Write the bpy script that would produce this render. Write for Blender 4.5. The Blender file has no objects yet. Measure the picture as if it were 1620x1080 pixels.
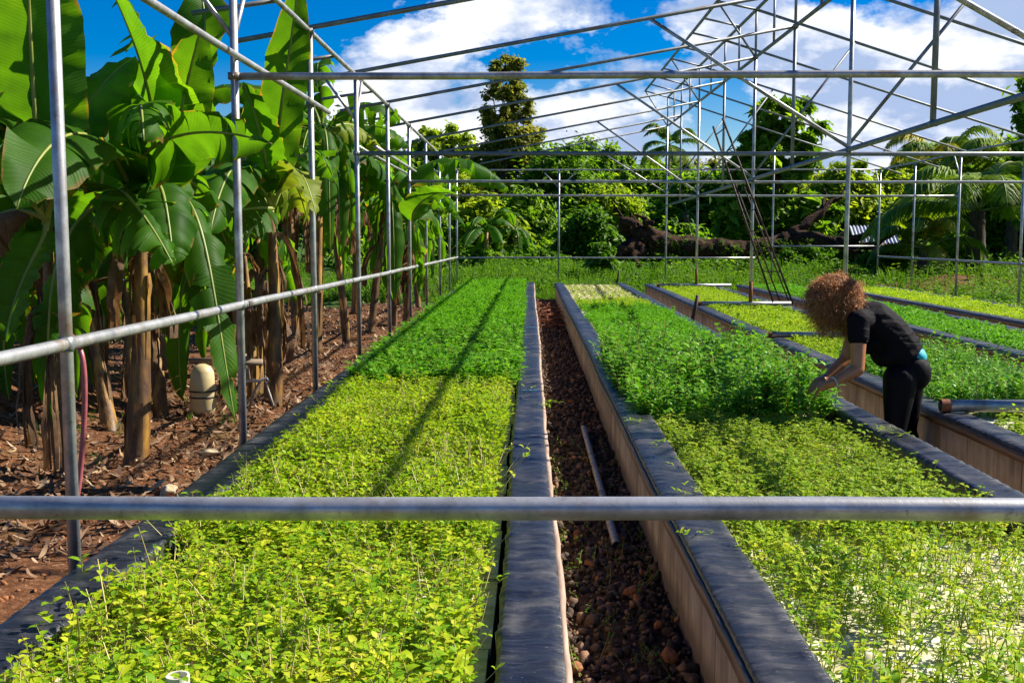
import bpy, bmesh, math, random
import numpy as np
from mathutils import Vector, Matrix
rad = math.radians
SC = bpy.context.scene
COL = SC.collection
random.seed(7)
RNG = np.random.default_rng(11)

# ------------------------------------------------------------------ camera
F_PX, VPX, HOR = 1750.0, 838.0, 370.0
PITCH = math.atan((540 - HOR) / F_PX); YAW = math.atan((VPX - 810) / F_PX)
CAMZ = 1.53
cam = bpy.data.objects.new('camera', bpy.data.cameras.new('camera')); COL.objects.link(cam)
cam.location = (0, 0, CAMZ)
cam.rotation_euler = (math.pi / 2 - PITCH, 0, YAW)
cam.data.lens = F_PX / 1620 * 36; cam.data.sensor_width = 36
cam.data.clip_start = 0.05; cam.data.clip_end = 2000
SC.camera = cam
_R = cam.rotation_euler.to_matrix()
def ray(px, py): return _R @ Vector(((px - 810) / F_PX, (540 - py) / F_PX, -1))
def W(px, py, Y):
    d = ray(px, py); t = Y / d.y
    return Vector((d.x * t, Y, CAMZ + d.z * t))
def G(px, py, z=-0.12):
    d = ray(px, py); t = (z - CAMZ) / d.z
    return Vector((d.x * t, d.y * t, z))

# ------------------------------------------------------------------ light, sky
SUN = Vector((1.10, 0.38, 1.02)).normalized()
sl = bpy.data.lights.new('sun', 'SUN'); sl.energy = 5.0; sl.angle = rad(0.5); sl.color = (1.0, 0.93, 0.82)
so = bpy.data.objects.new('sun', sl); COL.objects.link(so); so.rotation_euler = SUN.to_track_quat('Z', 'Y').to_euler()
so.location = (20, 15, 30)
SC.view_settings.view_transform = 'Standard'; SC.view_settings.look = 'None'
SC.view_settings.exposure = 0.98; SC.view_settings.gamma = 1
world = bpy.data.worlds.new('World'); SC.world = world; world.use_nodes = True
nt = world.node_tree; N = nt.nodes; L = nt.links; N.clear()
def wn(t, **k):
    n = N.new(t)
    for a, b in k.items(): setattr(n, a, b)
    return n
def wm(op, a, b=None, c=None, clamp=False):
    n = wn('ShaderNodeMath', operation=op, use_clamp=clamp)
    for i, v in enumerate((a, b, c)):
        if v is None: continue
        if isinstance(v, (int, float)): n.inputs[i].default_value = v
        else: L.new(v, n.inputs[i])
    return n.outputs[0]
sky = wn('ShaderNodeTexSky', sky_type='NISHITA', sun_disc=False)
sky.sun_elevation = math.asin(SUN.z); sky.sun_rotation = math.atan2(SUN.x, SUN.y)
sky.altitude = 300; sky.air_density = 1.0; sky.dust_density = 0.4; sky.ozone_density = 2.5
hs = wn('ShaderNodeHueSaturation'); hs.inputs['Saturation'].default_value = 1.9; hs.inputs['Hue'].default_value = 0.518; hs.inputs['Value'].default_value = 1.05
L.new(sky.outputs[0], hs.inputs['Color'])
tc = wn('ShaderNodeTexCoord')
sep = wn('ShaderNodeSeparateXYZ'); L.new(tc.outputs['Generated'], sep.inputs[0])
yy = wm('MAXIMUM', sep.outputs[1], 0.15)
u = wm('DIVIDE', sep.outputs[0], yy); v = wm('DIVIDE', sep.outputs[2], yy)
# clouds fill the sky to the right of a slanting edge; clear blue to the upper left
s_ = wm('SUBTRACT', wm('MULTIPLY_ADD', u, 0.55, 0.115), wm('SUBTRACT', v, 0.118))
n1 = wn('ShaderNodeTexNoise'); n1.inputs['Scale'].default_value = 7.0; n1.inputs['Detail'].default_value = 9; n1.inputs['Roughness'].default_value = 0.58
mp = wn('ShaderNodeMapping'); mp.inputs['Scale'].default_value = (1, 1, 1.7); mp.inputs['Location'].default_value = (0.3, 0.1, 0.55)
L.new(tc.outputs['Generated'], mp.inputs[0]); L.new(mp.outputs[0], n1.inputs['Vector'])
nn = wm('SUBTRACT', n1.outputs['Fac'], 0.5)
bias = wm('MULTIPLY', s_, 6.0); bias = wm('MINIMUM', wm('MAXIMUM', bias, -0.8), 0.16)
m_ = wm('MULTIPLY', wm('ADD', wm('MULTIPLY_ADD', nn, 1.5, 0.0), bias), 9.0)
mask = wm('ADD', m_, 0.15, clamp=True)
n2 = wn('ShaderNodeTexNoise'); n2.inputs['Scale'].default_value = 11.0; n2.inputs['Detail'].default_value = 7; n2.inputs['Roughness'].default_value = 0.6
mp2 = wn('ShaderNodeMapping'); mp2.inputs['Scale'].default_value = (1, 1, 2.0); mp2.inputs['Location'].default_value = (5.3, 1.1, 0.02)
L.new(tc.outputs['Generated'], mp2.inputs[0]); L.new(mp2.outputs[0], n2.inputs['Vector'])
shade = wm('ADD', wm('MULTIPLY', wm('SUBTRACT', n2.outputs['Fac'], 0.5), 5.5), wm('MULTIPLY_ADD', u, -1.0, 0.50), clamp=True)
cc = wn('ShaderNodeMix', data_type='RGBA'); L.new(shade, cc.inputs['Factor'])
cc.inputs['A'].default_value = (3.9, 5.0, 7.4, 1); cc.inputs['B'].default_value = (10.8, 10.8, 10.9, 1)
mx = wn('ShaderNodeMix', data_type='RGBA'); L.new(mask, mx.inputs['Factor'])
L.new(hs.outputs[0], mx.inputs['A']); L.new(cc.outputs['Result'], mx.inputs['B'])
bg = wn('ShaderNodeBackground'); bg.inputs['Strength'].default_value = 0.058
L.new(mx.outputs['Result'], bg.inputs['Color'])
wo = wn('ShaderNodeOutputWorld'); L.new(bg.outputs[0], wo.inputs[0])

# ------------------------------------------------------------------ materials
class Mt:
    def __init__(s, name):
        s.m = bpy.data.materials.new(name); s.m.use_nodes = True
        s.t = s.m.node_tree; s.t.nodes.clear()
        s.out = s.n('ShaderNodeOutputMaterial')
    def n(s, t, **k):
        n = s.t.nodes.new(t)
        for a, b in k.items(): setattr(n, a, b)
        return n
    def l(s, a, b): s.t.links.new(a, b)
    def coord(s, scale=(1, 1, 1), kind='Object'):
        c = s.n('ShaderNodeTexCoord'); m = s.n('ShaderNodeMapping'); m.inputs['Scale'].default_value = scale
        s.l(c.outputs[kind], m.inputs[0]); return m.outputs[0]
    def noise(s, scale, detail=5, rough=.55, vec=None, dist=0):
        n = s.n('ShaderNodeTexNoise'); n.inputs['Scale'].default_value = scale; n.inputs['Detail'].default_value = detail
        n.inputs['Roughness'].default_value = rough; n.inputs['Distortion'].default_value = dist
        if vec is None: vec = s.coord()
        s.l(vec, n.inputs['Vector']); return n.outputs['Fac']
    def ramp(s, fac, stops):
        r = s.n('ShaderNodeValToRGB'); e = r.color_ramp.elements
        while len(e) < len(stops): e.new(.5)
        for i, (p, c) in enumerate(stops):
            e[i].position = p; e[i].color = (c[0], c[1], c[2], 1) if not isinstance(c, (int, float)) else (c, c, c, 1)
        s.l(fac, r.inputs[0]); return r.outputs[0]
    def mix(s, f, a, b, blend='MIX'):
        n = s.n('ShaderNodeMix', data_type='RGBA', blend_type=blend)
        for k, v in (('Factor', f), ('A', a), ('B', b)):
            if isinstance(v, (int, float)): n.inputs[k].default_value = v
            elif isinstance(v, tuple): n.inputs[k].default_value = (*v, 1)
            else: s.l(v, n.inputs[k])
        return n.outputs['Result']
    def math(s, op, a, b=None, clamp=False):
        n = s.n('ShaderNodeMath', operation=op, use_clamp=clamp)
        for i, v in enumerate((a, b)):
            if v is None: continue
            if isinstance(v, (int, float)): n.inputs[i].default_value = v
            else: s.l(v, n.inputs[i])
        return n.outputs[0]
    def bsdf(s, col, rough=.6, metal=0, bump=None, bstr=.3, bdist=.01, spec=.5, transl=None, tf=0.0, rough_s=None):
        b = s.n('ShaderNodeBsdfPrincipled')
        if isinstance(col, tuple): b.inputs['Base Color'].default_value = (*col, 1)
        else: s.l(col, b.inputs['Base Color'])
        if isinstance(rough, (int, float)): b.inputs['Roughness'].default_value = rough
        else: s.l(rough, b.inputs['Roughness'])
        if isinstance(metal, (int, float)): b.inputs['Metallic'].default_value = metal
        else: s.l(metal, b.inputs['Metallic'])
        b.inputs['Specular IOR Level'].default_value = spec
        if bump is not None:
            bp = s.n('ShaderNodeBump'); bp.inputs['Strength'].default_value = bstr; bp.inputs['Distance'].default_value = bdist
            s.l(bump, bp.inputs['Height']); s.l(bp.outputs[0], b.inputs['Normal'])
        sh = b.outputs[0]
        if transl is not None:
            t = s.n('ShaderNodeBsdfTranslucent')
            if isinstance(transl, tuple): t.inputs[0].default_value = (*transl, 1)
            else: s.l(transl, t.inputs[0])
            mm = s.n('ShaderNodeMixShader'); mm.inputs[0].default_value = tf
            s.l(sh, mm.inputs[1]); s.l(t.outputs[0], mm.inputs[2]); sh = mm.outputs[0]
        s.l(sh, s.out.inputs[0]); return s.m

def leafmat(name, stops, tmul=(1.6, 1.5, .8), tf=.42, rough=.55, spec=.22, patch=None):
    """random colour per leaf, with patchy drift over space"""
    m = Mt(name); g = m.n('ShaderNodeNewGeometry')
    nz = m.noise(patch or 1.3, 3, .6)
    f = m.math('ADD', m.math('MULTIPLY', g.outputs['Random Per Island'], .6), m.math('MULTIPLY', m.math('SUBTRACT', nz, .25), .8), clamp=True)
    c = m.ramp(f, stops)
    t = m.mix(1.0, c, tmul, 'MULTIPLY')
    return m.bsdf(c, rough, spec=spec, transl=t, tf=tf)

M = {}
def mk_materials():
    # galvanised steel
    m = Mt('galvanised_steel'); v1 = m.coord((1, 1, 1))
    a = m.noise(9, 6, .65, v1); b = m.noise(45, 4, .6, v1); c = m.noise(3.1, 5, .7, v1)
    col = m.ramp(a, [(.3, (.22, .23, .23)), (.5, (.42, .42, .41)), (.7, (.62, .62, .60))])
    col = m.mix(m.ramp(b, [(.62, 0), (.72, .5)]), col, (.13, .12, .10))
    col = m.mix(m.ramp(c, [(.54, 0), (.70, .8)]), col, (.27, .17, .09))
    M['steel'] = m.bsdf(col, m.ramp(a, [(.3, .55), (.7, .36)]), .62, b, .35, .002)
    m = Mt('dull_square_tube'); a = m.noise(7, 6, .65); b = m.noise(40, 4, .6); c = m.noise(2.2, 5, .7)
    col = m.ramp(a, [(.3, (.15, .16, .16)), (.7, (.30, .32, .33))])
    col = m.mix(m.ramp(c, [(.57, 0), (.70, .8)]), col, (.20, .12, .06))
    M['tube'] = m.bsdf(col, .5, .45, b, .2, .002)
    m = Mt('rust'); a = m.noise(25, 6, .7)
    M['rust'] = m.bsdf(m.ramp(a, [(.3, (.10, .03, .012)), (.6, (.26, .085, .03)), (.8, (.33, .14, .06))]), .85, .1, a, .5, .004)
    m = Mt('dark_rusty_iron'); a = m.noise(18, 5, .7)
    M['iron'] = m.bsdf(m.ramp(a, [(.3, (.025, .015, .01)), (.7, (.09, .05, .035))]), .7, .2, a, .4, .003)
    # plastic liner
    m = Mt('pond_liner'); w = m.coord((6, 42, 9)); a = m.noise(1, 6, .6, w, .9); w2 = m.coord((2.2, 3.0, 2)); d = m.noise(2.2, 6, .65, w2)
    e = m.noise(60, 3, .7)
    col = m.ramp(a, [(.3, (.006, .007, .010)), (.58, (.017, .019, .028)), (.75, (.06, .063, .075))])
    col = m.mix(m.ramp(d, [(.50, 0), (.72, .6)]), col, (.13, .125, .115))
    col = m.mix(m.ramp(e, [(.66, 0), (.74, .5)]), col, (.22, .20, .15))
    M['liner'] = m.bsdf(col, m.ramp(d, [(.35, .27), (.7, .55)]), 0, a, .9, .007, spec=.5)
    m = Mt('inner_side_liner'); w = m.coord((5, 26, 1.2)); a = m.noise(1, 5, .6, w, .6); d = m.noise(3, 5, .6)  # liner on the inner wall faces, mottled from near black to tan
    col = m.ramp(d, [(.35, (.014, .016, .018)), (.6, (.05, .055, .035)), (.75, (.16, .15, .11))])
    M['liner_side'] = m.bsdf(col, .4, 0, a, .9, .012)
    m = Mt('plywood_face'); w = m.coord((9, 9, .9)); a = m.noise(1.6, 8, .62, w, .6); b = m.noise(1.1, 4, .6); c = m.noise(14, 6, .7, m.coord((1, 1, .25)))
    col = m.ramp(m.math('ADD', m.math('MULTIPLY', a, .45), m.math('MULTIPLY', m.noise(3.2, 7, .68), .55)), [(.34, (.15, .095, .045)), (.5, (.36, .26, .14)), (.64, (.54, .44, .28))])
    col = m.mix(m.ramp(b, [(.45, 0), (.7, .6)]), col, (.42, .33, .23))
    col = m.mix(m.ramp(c, [(.60, 0), (.74, .7)]), col, (.07, .04, .025))
    sx = m.n('ShaderNodeSeparateXYZ'); m.l(m.coord(), sx.inputs[0])
    jn = m.math('LESS_THAN', m.math('FRACT', m.math('MULTIPLY', sx.outputs[1], 1 / 2.44)), .004)
    col = m.mix(jn, col, (.02, .012, .008))
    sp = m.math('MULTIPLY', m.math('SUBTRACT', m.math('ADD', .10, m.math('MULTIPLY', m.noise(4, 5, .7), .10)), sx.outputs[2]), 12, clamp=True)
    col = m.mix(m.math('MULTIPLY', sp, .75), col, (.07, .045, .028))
    st = m.noise(1, 4, .6, m.coord((5, 5, .5)))
    col = m.mix(m.ramp(st, [(.50, 0), (.62, .65)]), col, (.10, .06, .03))
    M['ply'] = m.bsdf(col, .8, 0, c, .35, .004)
    m = Mt('weathered_batten'); a = m.noise(1, 7, .65, m.coord((30, 2.2, 30))); 
    M['batten'] = m.bsdf(m.ramp(a, [(.3, (.035, .022, .016)), (.6, (.12, .07, .045)), (.75, (.22, .14, .09))]), .55, 0, a, .5, .006)
    m = Mt('pale_board_edge'); a = m.noise(1, 7, .65, m.coord((40, 3, 40))); b = m.noise(6, 4, .6)
    col = m.ramp(a, [(.3, (.26, .17, .11)), (.6, (.46, .33, .24)), (.75, (.55, .43, .33))])
    M['edge'] = m.bsdf(m.mix(m.ramp(b, [(.6, 0), (.7, .6)]), col, (.14, .09, .06)), .7, 0, a, .4, .004)
    m = Mt('foam_board'); a = m.noise(5, 6, .65); b = m.noise(120, 2, .5)
    M['foam'] = m.bsdf(m.ramp(a, [(.35, (.20, .18, .07)), (.48, (.48, .44, .24)), (.62, (.74, .71, .55))]), .8, 0, b, .35, .003)
    m = Mt('dark_water'); a = m.noise(14, 3, .5); M['water'] = m.bsdf((.012, .016, .01), .06, 0, a, .08, .01)
    # ground
    m = Mt('ground_soil_and_turf'); v1 = m.coord()
    a = m.noise(1.4, 8, .65, v1); b = m.noise(16, 8, .7, v1); c = m.noise(.35, 5, .6, v1)
    soil = m.ramp(b, [(.3, (.05, .020, .009)), (.5, (.17, .072, .030)), (.72, (.34, .17, .085))])
    soil = m.mix(m.ramp(a, [(.55, 0), (.7, .5)]), soil, (.10, .10, .03))
    turf = m.ramp(b, [(.3, (.02, .045, .006)), (.6, (.06, .12, .014)), (.8, (.14, .15, .04))])
    sx = m.n('ShaderNodeSeparateXYZ'); m.l(v1, sx.inputs[0])
    inx = m.math('MULTIPLY', m.math('ADD', sx.outputs[0], 8.5), 1.0, clamp=True)
    inx2 = m.math('MULTIPLY', m.math('SUBTRACT', 9.5, sx.outputs[0]), .8, clamp=True)
    iny = m.math('MULTIPLY', m.math('SUBTRACT', 27.0, sx.outputs[1]), .4, clamp=True)
    box = m.math('MULTIPLY', m.math('MULTIPLY', inx, inx2), iny)
    # bare earth bank beyond the right hand side wall
    bx = m.math('SUBTRACT', 1.0, m.math('MULTIPLY', m.math('ABSOLUTE', m.math('SUBTRACT', sx.outputs[0], 10.9)), .28), clamp=True)
    by = m.math('SUBTRACT', 1.0, m.math('MULTIPLY', m.math('ABSOLUTE', m.math('SUBTRACT', sx.outputs[1], 28.2)), .3), clamp=True)
    box = m.math('MAXIMUM', box, m.math('MULTIPLY', m.math('MULTIPLY', bx, by), 2.2, clamp=True))
    fac = m.math('MULTIPLY', m.math('SUBTRACT', m.math('ADD', box, m.math('MULTIPLY', c, .7)), .75), 3.0, clamp=True)
    hb = m.math('ADD', m.math('MULTIPLY', a, 1.2), b)
    M['ground'] = m.bsdf(m.mix(fac, turf, soil), .95, 0, hb, .9, .05, spec=.15)
    m = Mt('aisle_floor'); b = m.noise(22, 6, .7)
    M['aisle'] = m.bsdf(m.ramp(b, [(.3, (.03, .02, .013)), (.7, (.13, .08, .05))]), .95, 0, b, .8, .03, spec=.2)
    m = Mt('lava_stone'); g = m.n('ShaderNodeNewGeometry'); b = m.noise(90, 4, .7)
    c = m.ramp(g.outputs['Random Per Island'], [(.0, (.03, .022, .016)), (.55, (.10, .068, .046)), (.85, (.19, .12, .075)), (1., (.34, .19, .10))])
    M['stone'] = m.bsdf(c, .85, 0, b, .6, .004, spec=.25)
    m = Mt('orange_rock'); b = m.noise(38, 6, .7); M['orange'] = m.bsdf(m.ramp(b, [(.3, (.09, .035, .015)), (.55, (.33, .13, .045)), (.75, (.46, .24, .11))]), .9, 0, b, .8, .01)
    m = Mt('pale_stone'); b = m.noise(30, 6, .7); M['pale'] = m.bsdf(m.ramp(b, [(.3, (.30, .21, .10)), (.6, (.58, .48, .31)), (.75, (.66, .57, .42))]), .9, 0, b, .6, .008)
    # leaves
    Y = leafmat
    M['seed'] = Y('seedling_leaf', [(.0, (.10, .24, .008)), (.35, (.25, .43, .010)), (.7, (.42, .54, .014)), (1, (.66, .66, .06))], (1.25, 1.25, .6), .42, patch=2.2)
    M['seed2'] = Y('seedling_leaf_green', [(.0, (.10, .25, .010)), (.5, (.27, .42, .012)), (1, (.48, .55, .045))], (1.25, 1.25, .6), .42, patch=2.2)
    M['mint'] = Y('dark_crop_leaf', [(.0, (.05, .19, .008)), (.5, (.12, .34, .010)), (1, (.24, .48, .02))], (1.2, 1.3, .6), .38, patch=2.0)
    M['basil'] = Y('basil_leaf', [(.0, (.05, .19, .008)), (.5, (.13, .34, .012)), (1, (.28, .50, .04))], (1.2, 1.35, .6), .36, .45, .3, patch=2.0)
    M['lett'] = Y('pale_lettuce_leaf', [(.0, (.36, .40, .12)), (.5, (.58, .55, .32)), (1, (.70, .66, .48))], (1, 1, .8), .35)
    M['stem'] = Y('seedling_stem', [(.0, (.16, .07, .02)), (.4, (.30, .22, .04)), (1, (.48, .46, .12))], (1, 1, .6), .15)
    M['seedn'] = Y('near_seedling_leaf', [(.1, (.08, .24, .008)), (.4, (.26, .44, .010)), (.7, (.48, .56, .014)), (.95, (.74, .68, .07))], (1.25, 1.25, .6), .42, patch=3.0)
    M['gstem'] = Y('lime_stem', [(.0, (.22, .18, .03)), (.3, (.30, .42, .02)), (1, (.55, .62, .08))], (1, 1, .6), .2)
    M['palestem'] = Y('pale_stem', [(.0, (.30, .20, .06)), (.4, (.50, .42, .14)), (1, (.68, .60, .32))], (1, 1, .6), .15)
    M['weed'] = Y('weed_leaf', [(.0, (.030, .085, .006)), (.5, (.085, .20, .010)), (1, (.21, .33, .02))], (1.4, 1.5, .6), .42, patch=.5)
    M['treeA'] = Y('olive_tree_leaf', [(.1, (.06, .09, .012)), (.5, (.18, .20, .03)), (.9, (.42, .38, .07))], (1.4, 1.4, .6), .5, patch=.8)
    M['treeB'] = Y('mid_green_tree_leaf', [(.1, (.030, .085, .008)), (.5, (.12, .25, .014)), (.9, (.34, .48, .04))], (1.5, 1.5, .6), .5, patch=.8)
    M['treeC'] = Y('yellow_green_tree_leaf', [(.1, (.08, .15, .008)), (.5, (.27, .38, .016)), (.9, (.44, .52, .04))], (1.4, 1.4, .6), .5, patch=.8)
    M['treeD'] = Y('deep_green_tree_leaf', [(.1, (.03, .08, .008)), (.5, (.10, .22, .012)), (.9, (.28, .42, .03))], (1.5, 1.6, .6), .5, patch=.8)
    M['palm'] = Y('palm_leaflet', [(.0, (.04, .10, .006)), (.5, (.12, .23, .012)), (1, (.32, .40, .03))], (1.5, 1.5, .6), .36, patch=.6)
    M['palmy'] = Y('yellow_palm_leaflet', [(.0, (.12, .16, .01)), (.5, (.38, .36, .02)), (1, (.60, .48, .04))], (1.2, 1.2, .5), .36, patch=.6)
    # banana blade : veins run from the midrib to the margin
    for nm, st, tm, tf in (('banana', [(.0, (.025, .09, .006)), (.5, (.055, .17, .009)), (1, (.15, .30, .015))], (3.0, 2.3, .6), .56),
                           ('banana_y', [(.0, (.10, .19, .012)), (.5, (.24, .30, .02)), (1, (.48, .40, .05))], (1.5, 1.4, .7), .45)):
        m = Mt(nm + '_leaf'); uvn = m.n('ShaderNodeUVMap'); uvn.uv_map = 'UVMap'
        sx = m.n('ShaderNodeSeparateXYZ'); m.l(uvn.outputs[0], sx.inputs[0])
        nz = m.noise(2.2, 4, .6)
        ph = m.math('ADD', m.math('MULTIPLY', sx.outputs[1], 520.0), m.math('ADD', m.math('MULTIPLY', sx.outputs[0], -16.0), m.math('MULTIPLY', m.noise(2.5, 3), 14.0)))
        wv = m.math('SINE', ph)
        wide = m.noise(1, 3, .6, None)
        c = m.ramp(m.math('ADD', m.math('MULTIPLY', m.math('SUBTRACT', nz, .3), 1.6), m.math('MULTIPLY', wv, .06)), st)
        edge = m.math('MULTIPLY', m.math('SUBTRACT', m.math('ADD', sx.outputs[0], m.math('MULTIPLY', m.noise(3.5, 5, .7), .75)), 1.33), 9.0, clamp=True)
        c = m.mix(edge, c, (.26, .15, .04))
        t = m.mix(1.0, c, tm, 'MULTIPLY')
        M[nm] = m.bsdf(c, .5, 0, wv, .13, .005, spec=.16, transl=t, tf=tf)
    m = Mt('leaf_midrib'); M['rib'] = m.bsdf(m.ramp(m.noise(4, 3), [(.3, (.16, .24, .03)), (.7, (.36, .38, .08))]), .45, transl=(.4, .5, .08), tf=.2)
    m = Mt('dead_banana_leaf'); a = m.noise(6, 5, .65)
    c = m.ramp(a, [(.3, (.06, .03, .014)), (.55, (.20, .115, .05)), (.75, (.38, .25, .13))])
    M['dead'] = m.bsdf(c, .8, 0, a, .4, .01, transl=m.mix(1, c, (1.3, 1.1, .8), 'MULTIPLY'), tf=.25)
    m = Mt('fallen_leaf'); g = m.n('ShaderNodeNewGeometry')
    c = m.ramp(g.outputs['Random Per Island'], [(.0, (.045, .020, .010)), (.4, (.15, .075, .035)), (.75, (.31, .19, .10)), (1, (.48, .34, .20))])
    M['litter'] = m.bsdf(c, .8, 0, m.noise(30, 3), .3, .005, transl=c, tf=.12)
    m = Mt('banana_pseudostem'); w = m.coord((7, 7, 1.2)); a = m.noise(1.3, 7, .65, w, .5); b = m.noise(2.4, 4, .6, m.coord((1, 1, .5)))
    c = m.ramp(a, [(.3, (.035, .015, .006)), (.45, (.16, .075, .016)), (.58, (.42, .22, .025)), (.72, (.22, .20, .04))])
    c = m.mix(m.ramp(b, [(.42, 0), (.58, .85)]), c, (.06, .030, .015))
    M['pstem'] = m.bsdf(c, .55, 0, a, .6, .015)
    m = Mt('tree_bark'); a = m.noise(1, 8, .7, m.coord((9, 9, 2)))
    M['bark'] = m.bsdf(m.ramp(a, [(.3, (.022, .014, .010)), (.6, (.085, .06, .045)), (.8, (.17, .13, .10))]), .9, 0, a, .9, .04)
    m = Mt('fallen_trunk_bark'); a = m.noise(1, 9, .7, m.coord((1.6, 7, 7)), .8); b = m.noise(.8, 4, .6)
    c = m.ramp(a, [(.3, (.010, .006, .004)), (.55, (.06, .032, .02)), (.75, (.22, .13, .085))])
    M['log'] = m.bsdf(m.mix(m.ramp(b, [(.5, 0), (.65, .5)]), c, (.085, .045, .025)), .9, 0, a, 1.0, .09, spec=.1)
    # small items
    m = Mt('hose_rubber'); M['hose'] = m.bsdf(m.ramp(m.noise(12), [(.3, (.26, .055, .065)), (.7, (.40, .11, .12))]), .4)
    m = Mt('white_pvc'); M['pvc'] = m.bsdf(m.ramp(m.noise(20), [(.3, (.55, .52, .42)), (.7, (.80, .78, .72))]), .4)
    m = Mt('old_grey_pipe'); a = m.noise(22, 5, .7); M['gpipe'] = m.bsdf(m.ramp(a, [(.3, (.10, .08, .065)), (.6, (.30, .28, .26)), (.8, (.42, .40, .38))]), .5, .3, a, .3, .003)
    m = Mt('old_timber'); a = m.noise(1, 6, .65, m.coord((3, 3, 18))); M['timber'] = m.bsdf(m.ramp(a, [(.3, (.10, .06, .035)), (.7, (.36, .27, .18))]), .8, 0, a, .4, .004)
    m = Mt('yellowed_plastic'); M['yplast'] = m.bsdf(m.ramp(m.noise(6), [(.3, (.42, .32, .13)), (.7, (.60, .50, .28))]), .4)
    m = Mt('black_strap_and_mouth_shade'); M['black'] = m.bsdf((.012, .012, .012), .6)  # straps, and the painted dark of the carrying pipe mouths
    m = Mt('sheet_metal_roof'); sx = m.n('ShaderNodeSeparateXYZ'); m.l(m.coord(), sx.inputs[0])
    M['tin'] = m.bsdf(m.ramp(m.noise(1.5, 5, .6), [(.3, (.30, .31, .34)), (.7, (.62, .63, .66))]), .35, .4, m.noise(4), .2, .01)
    m = Mt('hut_board'); M['hut'] = m.bsdf(m.ramp(m.noise(1, 5, .6, m.coord((8, 8, 1))), [(.3, (.05, .035, .03)), (.7, (.20, .15, .12))]), .8)
    m = Mt('paint_mark_cyan'); M['cyan'] = m.bsdf(m.ramp(m.noise(30, 4, .7), [(.40, (.03, .13, .22)), (.6, (.02, .40, .62))]), .5)
    # person
    m = Mt('skin'); a = m.noise(12, 3); M['skin'] = m.bsdf(m.ramp(a, [(.3, (.40, .15, .055)), (.7, (.50, .20, .085))]), .42, 0, m.noise(140, 2), .08, .002)
    m = Mt('black_tee_cloth'); w = m.coord((3, 3, 14)); a = m.noise(1.6, 4, .55, m.coord((2.5, 4, 9)), 1.2)
    M['tee'] = m.bsdf(m.ramp(m.noise(5), [(.3, (.006, .005, .007)), (.7, (.010, .009, .012))]), .8, 0, a, .7, .03, spec=.10)
    m = Mt('black_legging_cloth'); M['legg'] = m.bsdf((.004, .004, .005), .6, 0, m.noise(2.5, 3), .4, .02, spec=.12)
    m = Mt('teal_vest_cloth'); M['teal'] = m.bsdf((.005, .36, .44), .7)
    m = Mt('curly_hair'); g = m.n('ShaderNodeNewGeometry')
    c = m.ramp(g.outputs['Random Per Island'], [(.0, (.14, .045, .014)), (.45, (.42, .16, .05)), (.8, (.70, .34, .12)), (1, (.84, .54, .26))])
    M['hair'] = m.bsdf(c, .42, spec=.5, transl=c, tf=.40)
    m = Mt('hair_core'); M['haircore'] = m.bsdf((.12, .045, .018), .8)
    m = Mt('bead'); M['bead'] = m.bsdf((.62, .60, .62), .25)
    m = Mt('eye_white'); M['eye'] = m.bsdf((.7, .68, .65), .2)
    m = Mt('lip'); M['lip'] = m.bsdf((.30, .08, .06), .4)
mk_materials()

# ------------------------------------------------------------------ mesh helpers
def link(o, parent=None):
    COL.objects.link(o)
    if parent is not None: o.parent = parent
    return o
def tag(o, label=None, cat=None, group=None, kind=None):
    if label: o['label'] = label
    if cat: o['category'] = cat
    if group: o['group'] = group
    if kind: o['kind'] = kind
    return o
def thing(name, label, cat, loc=(0, 0, 0), group=None):
    o = bpy.data.objects.new(name, None); o.empty_display_size = .2; link(o); o.location = loc
    return tag(o, label, cat, group)
def mat_list(m): return [M[k] for k in (m if isinstance(m, (list, tuple)) else [m])]
def npmesh(name, V, F, mats, parent=None, mi=None, smooth=False, uv=None):
    """V (n,3) world coords, F (m,3|4) int"""
    V = np.asarray(V, np.float32)
    if parent is not None: V = V - np.array(parent.matrix_basis.translation, np.float32)
    me = bpy.data.meshes.new(name)
    Fs = F if isinstance(F, list) else [F]
    Fs = [np.asarray(f, np.int32) for f in Fs if len(f)]
    me.vertices.add(len(V)); me.vertices.foreach_set('co', V.ravel())
    nl = sum(f.size for f in Fs); npoly = sum(len(f) for f in Fs)
    me.loops.add(nl); me.polygons.add(npoly)
    lv = np.concatenate([f.ravel() for f in Fs])
    tot = np.concatenate([np.full(len(f), f.shape[1], np.int32) for f in Fs])
    st = np.concatenate([[0], np.cumsum(tot)[:-1]]).astype(np.int32)
    me.loops.foreach_set('vertex_index', lv); me.polygons.foreach_set('loop_start', st); me.polygons.foreach_set('loop_total', tot)
    for m in mat_list(mats): me.materials.append(m)
    if mi is not None: me.polygons.foreach_set('material_index', np.asarray(mi, np.int32))
    if smooth: me.polygons.foreach_set('use_smooth', np.ones(npoly, bool))
    if uv is not None:
        ul = me.uv_layers.new(name='UVMap'); ul.data.foreach_set('uv', np.asarray(uv, np.float32)[lv].ravel())
    me.update(calc_edges=True); me.validate()
    return link(bpy.data.objects.new(name, me), parent)

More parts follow.
